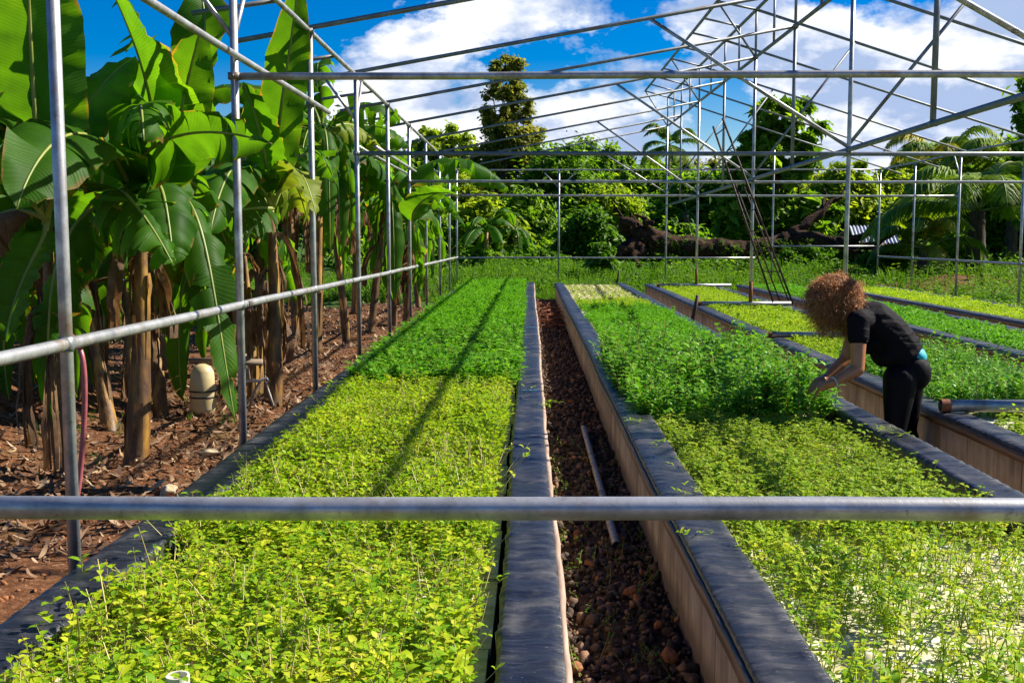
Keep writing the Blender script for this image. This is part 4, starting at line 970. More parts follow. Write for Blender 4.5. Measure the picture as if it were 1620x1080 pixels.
def tree(name, label, x, y, lobes, trunk_r, mat, size, nclump, per, seed, fork=.45, cl=.22, group='trees behind the greenhouse', barkh=None):
    """lobes: list of (dx, dy, z, rx, rz) ellipsoids that make the crown"""
    r = np.random.default_rng(seed); z0 = float(gz(x, y)); t = thing(name, label, 'tree', (x, y, z0), group)
    C, Rr = [], []; vol = np.array([l[3] * l[3] * l[4] for l in lobes]) ** .7; vol /= vol.sum()
    for l, f in zip(lobes, vol):
        k = max(3, int(nclump * f))
        for i in range(k):
            d = r.normal(size=3); d /= np.linalg.norm(d); q = r.random() ** .33
            C.append([x + l[0] + d[0] * l[3] * q, y + l[1] + d[1] * l[3] * q, l[2] + d[2] * l[4] * q]); Rr.append(min(l[3], l[4]) * cl * r.uniform(.7, 1.6))
    C = np.array(C); Rr = np.array(Rr); C[:, 2] = np.maximum(C[:, 2], z0 + .3)
    V, F = leafcloud(r, C, Rr, per, size); npmesh('crown', V, F, mat, t)
    mb = MB(); top = np.array([x + lobes[0][0], y + lobes[0][1], lobes[0][2] + lobes[0][4] * .3]); base = np.array([x, y, z0 - .2])
    n = 8; P = [base + (top - base) * i / (n - 1) + r.normal(size=3) * np.array([1, 1, 0]) * trunk_r * .5 for i in range(n)]; mb.tube(P, [trunk_r * (1 - .75 * i / (n - 1)) for i in range(n)], 10)
    for c in C[r.permutation(len(C))[:16]]:
        h = r.uniform(fork, .9); a = base + (top - base) * h; mid = (a + c) / 2 + np.array([0, 0, -.1 * np.linalg.norm(c - a)]); mb.tube([a, mid, c], [trunk_r * .35, trunk_r * .22, trunk_r * .06], 6)
    mb.out('trunk', 'bark', t, smooth=True); return t
def TW(px, Y): return W(px, 370, Y).x
def hz(py, Y): return CAMZ + (370 - py) / F_PX * Y
# tall open tree with a columnar crown
Y = 62; x = TW(800, Y)
tree('tall_tree', 'tall narrow olive-green tree rising above all others left of centre', x, Y, [(0, 0, hz(230, Y), 1.75, 3.2), (-.1, 0, hz(125, Y), 1.35, 1.15), (.3, 0, hz(165, Y), 1.55, .9), (-.5, 0, hz(200, Y), 1.4, .9), (.9, 0, hz(225, Y), 1.3, 1.0), (-.2, .3, hz(270, Y), 2.1, 1.2), (.1, 0, hz(320, Y), 2.0, 1.5)], .30, 'treeA', .16, 230, 260, 100, .2, cl=.22)
Y = 66; x = TW(700, Y)
tree('round_tree', 'rounded brownish-green tree just left of the tall tree', x, Y, [(0, 0, hz(225, Y), 1.6, .9), (-.9, 0, hz(245, Y), 1.3, 1.0), (1.1, 0, hz(238, Y), 1.4, .9), (0, 0, hz(290, Y), 2.4, 1.6), (0, 0, hz(350, Y), 2.4, 1.6)], .22, 'treeC', .20, 150, 170, 101, cl=.34)
bgs = [ # label, px, Y, lobes as (px_off, py, rx px, rz px), mat, size
    ('dark dense tree right of the tall tree', 890, 55, [(0, 290, 60, 55), (-30, 350, 50, 60), (30, 350, 50, 60)], 'treeD', .15, 100),
    ('broad mid-green tree top showing behind the dark one', 930, 64, [(0, 262, 75, 32), (-50, 270, 40, 25), (55, 275, 40, 25), (0, 330, 90, 60)], 'treeB', .15, 120),
    ('feathery yellow-green shrub tree left of the fallen trunk', 968, 48, [(0, 335, 38, 38), (-20, 370, 35, 40), (20, 375, 30, 35)], 'treeC', .12, 90),
    ('bright leafy shrub at the foot of the dark trees', 930, 44, [(0, 370, 30, 40), (-25, 385, 25, 25), (25, 385, 25, 25)], 'weed', .12, 60),
    ('pale broad-leaved bush left of the tall trunk', 760, 47, [(0, 340, 30, 32), (-20, 370, 35, 30), (25, 370, 35, 30)], 'treeC', .20, 70),
    ('low dark bush under the tall tree', 830, 50, [(0, 355, 40, 45), (-30, 375, 30, 30)], 'treeB', .15, 60),
    ('big-leaved breadfruit-like tree behind the ladder', 1225, 42, [(0, 195, 55, 40), (-45, 235, 40, 40), (40, 240, 40, 45), (0, 290, 75, 50), (-40, 340, 60, 50), (40, 350, 60, 50)], 'treeB', .26, 150),
    ('dark undergrowth tree behind the fallen trunk', 1130, 52, [(0, 320, 70, 50), (-50, 350, 50, 50), (50, 350, 50, 50)], 'treeD', .17, 110),
    ('yellow-lit tree right of the big-leaved tree', 1330, 50, [(0, 320, 50, 45), (-30, 350, 40, 40), (40, 345, 45, 45), (10, 285, 40, 25)], 'treeC', .17, 110),
    ('pale green tree behind the metal-roofed hut', 1400, 56, [(0, 310, 50, 40), (-20, 340, 50, 40), (40, 330, 40, 40)], 'treeC', .16, 90),
    ('sunlit feathery tree top behind the palms', 1480, 58, [(0, 260, 50, 35), (-40, 300, 45, 40), (40, 290, 45, 45), (0, 350, 80, 50)], 'treeB', .17, 110),
    ('dense green tree at the right edge behind the palms', 1610, 46, [(0, 265, 50, 45), (30, 320, 60, 60), (-30, 330, 50, 60), (0, 390, 60, 40)], 'treeD', .16, 130),
    ('dark tree overhanging the top right corner', 1640, 40, [(0, 165, 35, 45), (10, 220, 40, 40), (0, 290, 50, 60)], 'treeB', .15, 70),
    ('mid-green tree behind the far left corner posts', 650, 60, [(0, 290, 45, 40), (-20, 340, 60, 50), (25, 340, 45, 50)], 'treeB', .16, 90),
    ('deep green tree seen through the farther banana plants', 560, 55, [(0, 250, 60, 60), (-20, 330, 70, 60), (30, 340, 60, 60)], 'treeD', .17, 90),
    ('deep green tree far behind the second left post', 400, 58, [(0, 300, 90, 60), (0, 370, 90, 50)], 'treeB', .2, 90),
    ('green tree far behind the front banana clump', 200, 60, [(0, 300, 110, 60), (0, 370, 110, 50)], 'treeD', .2, 90),
    ('green tree far off at the left edge', 20, 60, [(0, 310, 90, 60), (0, 370, 90, 50)], 'treeB', .2, 80),
    ('backdrop tree between the tall tree and the round one', 745, 72, [(0, 300, 60, 45), (-30, 350, 60, 50), (40, 345, 50, 50)], 'treeB', .2, 90),
    ('backdrop tree behind the feathery shrub', 1020, 74, [(0, 290, 60, 40), (-30, 350, 60, 50), (40, 350, 50, 50)], 'treeB', .2, 100),
    ('backdrop tree left of the distant palm', 1100, 78, [(0, 285, 60, 30), (-30, 350, 60, 50), (40, 350, 50, 50)], 'treeA', .2, 100),
    ('backdrop tree behind the right-hand palms', 1540, 74, [(0, 290, 80, 50), (-30, 350, 90, 50), (60, 350, 80, 50)], 'treeA', .22, 110),
    ('backdrop tree right of the sunlit one', 1280, 76, [(0, 310, 70, 40), (0, 365, 90, 45)], 'treeA', .22, 90),
    ('low tree behind the hut', 1440, 70, [(0, 345, 70, 45), (0, 380, 80, 40)], 'treeD', .2, 80),
]
for i, (lab, px, Yt, lb, mat, size, nc) in enumerate(bgs):
    k = Yt / F_PX
    tree('tree' if 'bush' not in lab and 'shrub' not in lab else 'shrub', lab, TW(px, Yt), Yt, [(o * k, 0, hz(py, Yt), rx * k, rz_ * k) for o, py, rx, rz_ in lb], .16, mat, size * (1.15 if px != 1225 else 1.1), int(nc * (1.3 if px != 1225 else .75)), 210, 120 + i, cl=.40 if px != 1225 else .22)
# understorey
for i, (px, Yt, w_, lab) in enumerate([(760, 43, 30, 'low bush at the far end left of the tall trunk'), (850, 42, 34, 'low bush in front of the dark trees'), (1010, 41, 26, 'bush at the root end of the fallen trunk'), (1110, 40, 34, 'leafy bush below the fallen trunk'),
    (1190, 41, 34, 'low bush behind the ladder foot'), (1280, 40, 36, 'low dark bush behind the woman\'s hair'), (1400, 33, 24, 'creeper-covered bush right of the woman\'s hair'), (1350, 40, 30, 'bush under the fallen tree\'s branches'), (955, 33, 14, 'young sapling standing in grass past the second bed')]):
    k = Yt / F_PX; tree('bush', lab, TW(px, Yt), Yt, [(0, 0, hz(408 if px != 955 else 405, Yt), w_ * k, (16 if px != 955 else 18) * k), (w_ * k * .8, 0, hz(414, Yt), w_ * k * .7, 12 * k), (-w_ * k * .8, .3, hz(414, Yt), w_ * k * .7, 12 * k)], .03, 'weed' if i % 3 else 'treeB', .10, 50, 110, 170 + i, cl=.5, group='bushes at the far end')
r = np.random.default_rng(91); c = []
for k in range(420):
    Yb = r.uniform(43, 56); xb = r.uniform(-9, 30) * Yb / 50; hb = r.uniform(.1, 1.9) * (.6 + .4 * math.sin(xb * 1.3)); (c.append((xb, Yb, float(gz(xb, Yb)) + hb)) if not 1335 < VPX + xb / Yb * F_PX < 1445 else None)
V, F = leafcloud(r, np.array(c), r.uniform(.35, .8, len(c)), 110, .17); tag(npmesh('undergrowth', V, F, 'treeD'), 'dark tangled undergrowth along the foot of the trees', 'undergrowth', kind='stuff')
c = []
for k in range(150):
    Yb = r.uniform(37, 42); xb = r.uniform(-5, 20); c.append((xb, Yb, float(gz(xb, Yb)) + r.uniform(.0, .35)))
V, F = leafcloud(r, np.array(c), r.uniform(.2, .5, len(c)), 90, .09); tag(npmesh('weed', V, F, 'weed'), 'tall leafy weeds in front of the fallen trunk and tree line', 'weeds', kind='stuff')
# broad-leaved banana clump in the distance
for i, (px, py, Yt, lab) in enumerate([(770, 400, 44, 'distant banana plant left of the tall trunk'), (815, 402, 45, 'distant banana plant right of the tall trunk'), (1050, 400, 56, 'distant banana plant under the far palm'), (1085, 400, 50, 'distant banana plant right of the far palm'), (955, 425, 33, 'young banana plant in grass left of the fallen trunk')]):
    xx = TW(px, Yt); z0 = float(gz(xx, Yt)); h = hz(330, Yt) - z0 if i < 2 else (hz(290, Yt) - z0 if i < 4 else .7)
    t = thing('banana_plant', lab, 'banana plant', (xx, Yt, z0), 'distant banana plants'); top = np.array([xx, Yt, z0 + h * .6]); mb = MB(); mb.tube([(xx, Yt, z0), tuple(top)], [.12, .07], 8); mb.out('pseudostem', 'pstem', t, smooth=True)
    rand_leaves(t, top, 9 if i < 4 else 6, 300 + i, (1.3, 2.0) if i < 4 else (.5, .8), torn=(.2, .7), w=(.4, .6) if i < 4 else (.16, .22))

# ------------------------------------------------------------------ palms
def frond(parent, p, az, el, L_, seed, mat='palm', droop=.9, width=.62):
    r = np.random.default_rng(seed); N = 26; d = np.array([math.cos(az), math.sin(az), 0]); up = np.array([0, 0, 1.])
    pts = [p, p + (d * math.cos(el) + up * math.sin(el)) * L_ * .4, p + (d * math.cos(el) + up * math.sin(el)) * L_ * .75 + d * .1 * L_, p + d * L_ * (.55 + .4 * math.cos(el)) + up * L_ * (math.sin(el) * .8 - droop * .55)]
    P = np.array([bez(pts, t) for t in np.linspace(0, 1, N)]); T = np.gradient(P, axis=0); T /= np.linalg.norm(T, axis=1)[:, None]
    mb = MB(); mb.tube(P.tolist(), list(np.linspace(.03, .006, N)), 5, mi=1); V, F = [], []
    for i in range(70):
        t = .14 + .85 * i / 70; q = bez(pts, t); k = min(N - 1, int(t * N)); T_ = T[k]; s0 = np.cross(T_, up); s0 /= np.linalg.norm(s0) + 1e-6
        ll = width * L_ * .42 * math.sin(math.pi * min(1, t * .9 + .12)) ** .6 * r.uniform(.85, 1.1)
        for sd in (1, -1):
            dr = s0 * sd * .8 + T_ * .55 - up * r.uniform(.05, .3); dr /= np.linalg.norm(dr); m_ = q + dr * ll * .5; e = q + dr * ll - up * ll * r.uniform(.25, .5) * droop; w = T_ * .034
            b = len(V); V += [q + w * .6, q - w * .6, m_ - w, m_ + w, e]; F += [(b, b + 1, b + 2), (b, b + 2, b + 3), (b + 3, b + 2, b + 4)]
    mb.add(V, F, 0); return mb.out('frond', [mat, 'rib'], parent)
def palm(label, px, Y, crown_py, n, L_, tr, seed, base_py=None, mats=('palm',), el=(-.2, 1.3), lean=0):
    x = TW(px, Y); z0 = float(gz(x, Y)); zt = hz(crown_py, Y); t = thing('coconut_palm', label, 'palm', (x, Y, z0), 'coconut palms'); r = np.random.default_rng(seed)
    mb = MB(); N = 14; mb.tube([(x + lean * i / N, Y, z0 - .2 + (zt - z0 + .2) * i / (N - 1)) for i in range(N)], [tr * (1.25 - .5 * i / N) * (1.06 if i % 2 else 1) for i in range(N)], 12); mb.out('trunk', 'bark', t, smooth=True)
    p = np.array([x + lean, Y, zt])
    for i in range(n): frond(t, p, i * 2.4 + r.uniform(-.2, .2), r.uniform(*el), L_ * r.uniform(.85, 1.1), seed * 50 + i, mats[i % len(mats)])
palm('large coconut palm with a thick trunk outside the right side posts', 1545, 33, 335, 18, 3.3, .26, 1, el=(.0, 1.35))
palm('short coconut palm with a yellow frond left of the large palm', 1462, 32, 392, 11, 1.9, .17, 2, mats=('palm', 'palm', 'palmy', 'palm'), el=(.1, 1.2))
palm('coconut palm crown behind the large palm at the right edge', 1600, 44, 280, 15, 3.6, .2, 3)
palm('coconut palm standing behind the two near palms', 1490, 46, 270, 14, 3.2, .2, 4, mats=('palm', 'palmy', 'palm'))
palm('distant coconut palm crown left of the ladder', 1055, 66, 232, 13, 2.4, .16, 5)

# ------------------------------------------------------------------ fallen tree
def fallen():
    Y = 36; t = thing('fallen_tree', 'dark fallen tree lying across the grass, bare limbs forking to the right', 'fallen tree', (TW(1000, Y), Y, float(gz(TW(1000, Y), Y))))
    r = np.random.default_rng(4)
    def limb(pts, rs, n=18, seg=24):
        P = [np.array(W(*p)) for p in pts]; cum = np.linspace(0, 1, len(P)); tt = np.linspace(0, 1, seg); Q = np.stack([np.interp(tt, cum, [q[k] for q in P]) for k in range(3)], 1)
        Rr = np.interp(tt, cum, rs); k = np.array([.25, .5, .25])
        for _ in range(2): Q[1:-1] = Q[:-2] * .25 + Q[1:-1] * .5 + Q[2:] * .25
        return Q, Rr * (1 + .08 * np.sin(tt * 40))
    def rough(mb):
        for V in mb.V:
            V += r.normal(size=V.shape) * .012 + .022 * np.sin(V[:, [1, 2, 0]] * 7.1 + V[:, [2, 0, 1]] * 5.3) + .03 * np.sin(V[:, [2, 0, 1]] * 17 + V[:, [0, 1, 2]] * 3)
        return mb
    mb = MB(); Q, Rr = limb([(1000, 370, 36), (1050, 385, 36), (1110, 392, 36), (1180, 395, 36.2), (1235, 382, 36.4), (1262, 372, 36.5)], [.34, .31, .30, .27, .22, .20], seg=70); mb.tube(Q.tolist(), list(Rr), 26)
    for k_ in range(12):
        a_ = r.uniform(-1.6, 1.6); l_ = r.uniform(.5, 1.1); p_ = np.array(W(1004 + r.uniform(0, 25), 378, 36)); e_ = p_ + np.array([-l_ * .9 + r.uniform(0, .5), r.uniform(-.5, .3), l_ * math.sin(a_)]); mb.tube([tuple(p_), tuple((p_ + e_) / 2 + r.normal(size=3) * .12), tuple(e_)], [.16, .09, .02], 7)
    rough(mb).out('log', 'log', t, smooth=True)
    for pts, rs in [([(1255, 374, 36.5), (1290, 375, 36), (1330, 388, 35.6), (1360, 402, 35.2)], [.24, .20, .14, .10]), ([(1250, 372, 36.5), (1275, 355, 36.6), (1300, 335, 36.8), (1318, 318, 37)], [.2, .16, .12, .07]), ([(1290, 350, 36.7), (1305, 320, 37), (1306, 300, 37.2)], [.10, .07, .03]),
        ([(1318, 318, 37), (1335, 305, 37.2), (1345, 285, 37.4)], [.07, .04, .02]), ([(1320, 385, 35.7), (1355, 378, 35.4), (1385, 362, 35.2)], [.14, .12, .07]), ([(1340, 390, 35.5), (1385, 388, 35.2), (1420, 366, 35)], [.13, .10, .05]), ([(1355, 400, 35.2), (1400, 412, 35), (1450, 420, 34.8)], [.10, .07, .03]),
        ([(1000, 368, 36), (985, 352, 35.6), (1010, 350, 35.4)], [.3, .2, .06]), ([(1005, 385, 35.8), (985, 395, 35.5), (975, 412, 35.3)], [.28, .2, .08]), ([(1015, 392, 35.8), (1002, 405, 35.5), (1010, 420, 35.3)], [.25, .15, .05]), ([(1040, 375, 36), (1020, 356, 35.7), (1035, 352, 35.5)], [.2, .12, .04])]:
        mb = MB(); Q, Rr = limb(pts, rs, 10, 12); mb.tube(Q.tolist(), list(Rr), 10); rough(mb).out('limb' if pts[0][0] > 1100 else 'root', 'log', t, smooth=True)
fallen()
r = np.random.default_rng(66); c = []
for k in range(170):
    px_ = r.uniform(1000, 1330); p_ = W(px_, np.interp(px_, [1000, 1110, 1200, 1330], [388, 398, 400, 392]) + r.normal() * 7, 35.75); c.append(tuple(p_))
scatter('vine', T_weed, np.array(c), r.uniform(.5, 1.2, len(c)), ['weed'], 'creeping vines trailing over the fallen trunk', 'vines', r, .6)
# hut with a corrugated roof
def hut():
    Y = 39.5; x0, x1 = TW(1352, Y), TW(1424, Y); zt = hz(357, Y); ze = hz(384, Y); t = thing('hut', 'small hut with a corrugated metal roof behind the fallen branches', 'hut', ((x0 + x1) / 2, Y, .1))
    n = 60; V = []
    for k, (yy_, z) in enumerate(((Y, ze), (Y + 1.6, zt))):
        for i in range(n): V.append((x0 + (x1 - x0) * i / (n - 1) + (.25 if k else 0), yy_, z + .03 * math.sin(i * 1.3)))
    V2 = [(x, y_ + 3.2 - 2 * (y_ - Y), z) for x, y_, z in V]; F = [(i, i + 1, n + i + 1, n + i) for i in range(n - 1)]
    m = MB(); m.add(V, F); m.add([(x, y_, z - .01) for x, y_, z in V2], [f[::-1] for f in F]); m.out('roof', 'tin', t)
    m = MB(); m.box((x0 + .15, Y + .3, 0), (x1 - .1, Y + 2.9, ze + .02)); m.out('wall', 'hut', t)
    m = MB(); m.box((x0 + .5, Y + .28, .1), (x0 + .95, Y + .297, ze - .15)); m.out('door', 'timber', t)
    for xx in (x0 + .1, (x0 + x1) / 2, x1 - .1): m = MB(); m.tube([(xx, Y + .08, 0), (xx, Y + .08, ze)], .05, 6); m.out('roof_post', 'timber', t)
hut()

# ------------------------------------------------------------------ loose items
def ladder():
    t = thing('ladder', 'dark rusty double ladder leaning up beside the middle post', 'ladder', W(1230, 470, 16.5))
    a0, b0 = W(1223, 478, 17.2), W(1128, 200, 18.0); a1, b1 = W(1255, 482, 17.0), W(1143, 187, 17.8)
    pipe('rail', a0, b0, .015, 'iron', t, True); pipe('rail', a1, b1, .015, 'iron', t, True)
    for k in np.linspace(.06, .95, 9): pipe('rung', a0.lerp(b0, k), a1.lerp(b1, k), .009, 'iron', t)
    a2 = W(1236, 482, 18.6); b2 = W(1163, 290, 18.4); pipe('prop', a2, b2, .011, 'iron', t, True)
    pipe('prop', W(1250, 482, 18.4), W(1175, 290, 18.2), .011, 'iron', t, True)
ladder()
m = MB(); m.tube([W(1095, 508, 15.1), W(1104, 467, 15.1)], .025, 6); tag(m.out('stake', 'iron'), 'short black stake leaning on the wall of the bed behind the woman', 'stake')
m = MB(); m.tube([W(975, 452, 27.0), W(980, 427, 27.0)], .025, 6); tag(m.out('stake', 'iron'), 'thin black stake standing past the far end of the second bed', 'stake')
# hose over the rail
hp = [(101, 536, 4.62), (106, 530, 4.68), (114, 531, 4.62), (124, 545, 4.55), (131, 565, 4.52), (134, 600, 4.52), (134, 650, 4.53), (131, 700, 4.53), (127, 750, 4.53), (121, 790, 4.52), (117, 830, 4.5), (112, 865, 4.48), (111, 890, 4.5)]
hw = [np.array(W(a, b, c)) for a, b, c in hp]; q = np.array(hw); tt = np.linspace(0, len(q) - 1, 60); Q = np.stack([np.interp(tt, range(len(q)), q[:, k]) for k in range(3)], 1)
for _ in range(5): Q[1:-1] = (Q[:-2] + 2 * Q[1:-1] + Q[2:]) / 4
m = MB(); m.tube(Q.tolist(), .0115, 10); tag(m.out('hose', 'hose', smooth=True), 'dusty red hose hooked over the left side rail and hanging to the soil', 'hose')
# grey pipe lying in the gravel
a, b = G(923, 676, .05), G(975, 862, .06); m = MB(); d = (b - a)
m.tube([a.lerp(b, i / 12) for i in range(13)], .020, 14, caps=False); m.tube([a.lerp(b, i / 12) for i in range(13)], .016, 14, caps=False)
for f_, k in ((.33, 0), (.66, 0)): c = a.lerp(b, f_); e = a.lerp(b, f_ + .015); m.tube([c, e], .0225, 14)
tag(m.out('loose_pipe', 'gpipe', smooth=True), 'loose grey pipe lying lengthwise on the gravel', 'pipe')
# white pvc stub in the bed
c = G(281, 1067, RAFT + .15); m = MB()
m.tube([(c.x, c.y, RAFT - .02), (c.x, c.y, RAFT + .15)], .029, 24, caps=False)
m.tube([(c.x, c.y, RAFT + .15), (c.x, c.y, RAFT - .02)], .024, 24, caps=False)
n = 24; V = []
for i in range(n):
    a_ = 2 * math.pi * i / n
    V += [(c.x + .029 * math.cos(a_), c.y + .029 * math.sin(a_), RAFT + .15), (c.x + .024 * math.cos(a_), c.y + .024 * math.sin(a_), RAFT + .15)]
m.add(V, [(2 * i, 2 * ((i + 1) % n), 2 * ((i + 1) % n) + 1, 2 * i + 1) for i in range(n)])
tag(m.out('standpipe', 'pvc', smooth=True), 'short white plastic standpipe poking up among seedlings at the bottom edge', 'standpipe')
# yellowed plastic container with black straps
g = G(322, 655, -.1); t = thing('plastic_container', 'tall yellowed plastic container bound with two black straps among the banana stems', 'container', g)
hgt = .46; m = MB(); prof = [(0, .085), (.02, .10), (.12, .118), (.55, .118), (.85, .10), (.95, .075), (1, .03)]
m.tube([(g.x, g.y, g.z + hgt * a_) for a_, _ in prof], [r_ for _, r_ in prof], 20); m.out('body', 'yplast', t, smooth=True)
for a_ in (.34, .46): m = MB(); m.tube([(g.x, g.y, g.z + hgt * a_), (g.x, g.y, g.z + hgt * a_ + .014)], .122, 20); m.out('strap', 'black', t)
# folding trestle with chrome tube, timber rail
g = G(405, 655, -.1); t = thing('old_trestle', 'broken metal and timber trestle standing behind the second left post', 'trestle', g)
yb = g.y
pp = [W(384, 603, yb), W(412, 602, yb), W(422, 598, yb), W(425, 604, yb)]; m = MB(); m.tube(pp, .014, 8); m.out('tube_arm', 'steel', t, smooth=True)
pp = [W(412, 602, yb), W(402, 620, yb), W(392, 655, yb)]; m = MB(); m.tube(pp, .012, 8); m.out('leg', 'gpipe', t, smooth=True)
pp = [W(420, 604, yb + .2), W(432, 640, yb + .2), W(434, 655, yb + .2)]; m = MB(); m.tube(pp, .012, 8); m.out('leg', 'gpipe', t, smooth=True)
for (x_a, y_a, x_b, y_b, r_) in ((300, 571, 415, 573, .03), (385, 560, 392, 600, .025)): pipe('timber_rail', W(x_a, y_a, yb + .1), W(x_b, y_b, yb + .1), r_, 'timber', t, True)

# ------------------------------------------------------------------ the woman
def capsule(mb, a, b, ra, rb, n=16, mi=0):
    a = Vector(a); b = Vector(b); ax = (b - a); L_ = max(ax.length, 1e-5); d = ax / L_
    pts, rs = [], []
    for k in range(6):
        th = math.pi / 2 * (1 - k / 5); pts.append(a - d * ra * math.sin(th)); rs.append(max(ra * math.cos(th), 1e-4))
    for k in range(6):
        th = math.pi / 2 * k / 5; pts.append(b + d * rb * math.sin(th)); rs.append(max(rb * math.cos(th), 1e-4))
    mb.tube(pts, rs, n, mi)
def ell(mb, c, r, R=None, base=None):
    V, F = base or ICO3; P = V * np.array(r)
    if R is not None: P = P @ np.array(R.to_3x3()).T
    mb.add(P + np.array(c), F)
def remesh(mb, name, mat, parent, vox, it=6, fac=.5):
    o = mb.out(name, mat, parent, smooth=True); md = o.modifiers.new('r', 'REMESH'); md.mode = 'VOXEL'; md.voxel_size = vox; md.use_smooth_shade = True
    s = o.modifiers.new('s', 'SMOOTH'); s.factor = fac; s.iterations = it
    dg = bpy.context.evaluated_depsgraph_get(); dg.update(); me = bpy.data.meshes.new_from_object(o.evaluated_get(dg))
    o.modifiers.clear(); o.data = me
    if not me.materials: me.materials.append(M[mat])
    me.polygons.foreach_set('use_smooth', np.ones(len(me.polygons), bool)); return o
def woman():
    Yp = 7.15; P = lambda a, b, y=Yp: W(a, b, y)
    t = thing('person', 'woman in black shirt and leggings with curly auburn hair, bending over the basil', 'person', (W(1430, 600, Yp).x, Yp, -.16))
    hipN, hipF = P(1424, 600, 7.06), P(1436, 596, 7.26)
    kneeN, kneeF = P(1416, 683, 7.02), P(1434, 680, 7.32)
    ankN, ankF = Vector((kneeN.x + .06, 7.05, -.09)), Vector((kneeF.x + .06, 7.36, -.09))
    pel, waist, mid, chest, neck = P(1436, 578), P(1424, 551), P(1405, 528), P(1382, 508), P(1362, 492)
    shN, shF = P(1358, 507, 6.99), P(1360, 500, 7.31)
    elN, elF = P(1357, 584, 6.93), P(1338, 568, 7.30)
    wrN, wrF = P(1316, 606, 6.88), P(1306, 598, 7.22)
    head = P(1328, 480)
    def limbs_leg(mb, k=0.0):
        for h, kn, an in ((hipN, kneeN, ankN), (hipF, kneeF, ankF)):
            capsule(mb, h, h.lerp(kn, .45), .105 + k, .088 + k); capsule(mb, h.lerp(kn, .4), kn, .090 + k, .062 + k)
            cf = kn.lerp(an, .35) + Vector((.02, 0, 0)); capsule(mb, kn, cf, .062 + k, .060 + k); capsule(mb, cf, an, .060 + k, .040 + k)
        ell(mb, pel + Vector((.0, 0, -.005)), (.125 + k, .165 + k, .12 + k)); 
        for y_ in (7.08, 7.24): ell(mb, P(1446, 590, y_), (.105 + k, .095 + k, .115 + k))
    def torso(mb, k=0.0):
        pr = [(pel, .115, .150), (waist, .118, .142), (mid, .120, .140), (chest, .118, .150), (chest.lerp(neck, .6), .085, .120)]
        for (a, ra, wa), (b, rb, wb) in zip(pr[:-1], pr[1:]):
            for f in np.linspace(0, 1, 5):
                c = a.lerp(b, f); rx = ra + (rb - ra) * f + k; ry = wa + (wb - wa) * f + k; ell(mb, c, (rx, ry, rx), base=ICO2)
        ell(mb, P(1378, 540), (.085 + k, .115 + k, .075 + k)); ell(mb, P(1404, 560), (.09 + k, .12 + k, .075 + k))
    def hand(mb, wr, sgn, reach):
        reach = Vector(reach).normalized(); side = Vector((0, sgn, 0)); side = (side - reach * side.dot(reach)).normalized(); nrm = reach.cross(side)
        if nrm.z > 0: nrm = -nrm
        palm = wr + reach * .075
        capsule(mb, wr, palm, .026, .030); capsule(mb, palm - side * .022, palm + side * .022, .021, .021)
        for j, (off, ln) in enumerate(((-.032, .058), (-.011, .072), (.011, .077), (.031, .070))):
            b0 = palm + side * off + reach * .012; d1 = (reach + nrm * (.35 + .08 * j)).normalized(); d2 = (reach * .6 + nrm * (.9 + .05 * j)).normalized()
            b1 = b0 + d1 * ln * .5; b2 = b1 + (d1 + d2).normalized() * ln * .3; b3 = b2 + d2 * ln * .28
            capsule(mb, b0, b1, .0098, .0090, 10); capsule(mb, b1, b2, .0090, .0084, 10); capsule(mb, b2, b3, .0084, .0074, 10)
        tb = wr + reach * .035 - side * .022 * 1; td = (reach * .55 - side * .7 + nrm * .45).normalized(); t1 = tb + td * .04; t2 = t1 + (td + reach * .6).normalized() * .032
        capsule(mb, tb, t1, .0135, .011, 10); capsule(mb, t1, t2, .011, .0085, 10)
    # body
    mb = MB(); torso(mb, -.006); limbs_leg(mb, -.006)
    capsule(mb, neck + Vector((.03, 0, -.01)), head + Vector((.03, 0, 0)), .060, .052)
    R = Matrix.Rotation(rad(-38), 4, 'Y'); ell(mb, head, (.082, .074, .105), R)                      # skull
    fwd = Vector((-.80, 0, -.60)); upv = Vector((-.6, 0, .8)) * -1
    dn = Vector((-.35, 0, -.94)).normalized(); face = Vector((-.94, 0, -.34)).normalized(); face = (R.to_3x3() @ Vector((-1, 0, 0))); dn = (R.to_3x3() @ Vector((0, 0, -1)))
    ell(mb, head + dn * .055 + face * .030, (.050, .050, .050))                 # jaw
    capsule(mb, head + face * .078 + dn * .0, head + face * .096 + dn * .030, .009, .014)    # nose
    for s in (-1, 1): ell(mb, head + Vector((0, s * .074, 0)) + dn * .01, (.016, .008, .026), R, ICO2)   # ears
    for sh, el_, wr, sgn in ((shN, elN, wrN, -1), (shF, elF, wrF, 1)):
        capsule(mb, sh, sh.lerp(el_, .5), .058, .050); capsule(mb, sh.lerp(el_, .5), el_, .050, .041)
        m1 = el_.lerp(wr, .3); capsule(mb, el_, m1, .042, .041); capsule(mb, m1, wr, .041, .026)
        capsule(mb, sh, chest, .058, .08)
    hand(mb, wrN, -1, P(1285, 617, 6.98) - wrN); hand(mb, wrF, 1, P(1280, 610, 7.15) - wrF)
    for an in (ankN, ankF): capsule(mb, an + Vector((.03, 0, -.035)), an + Vector((-.16, 0, -.048)), .036, .024)
    body = remesh(mb, 'body', 'skin', t, .0058, 5)
    mb = MB()
    for s in (-1, 1): ell(mb, head + face * .070 + Vector((0, s * .030, 0)) - dn * .012, (.012, .014, .012), None, ICO2)
    mb.out('eyes', 'eye', t, smooth=True)
    mb = MB(); ell(mb, head + face * .074 + dn * .058, (.010, .024, .009), R, ICO2); mb.out('mouth', 'lip', t, smooth=True)
    # shirt : torso + sleeves, cut at the waist
    mb = MB(); pr = [(waist.lerp(pel, .30), .134, .160), (waist, .134, .158), (mid, .139, .156), (chest, .133, .165), (chest.lerp(neck, .75), .085, .125)]
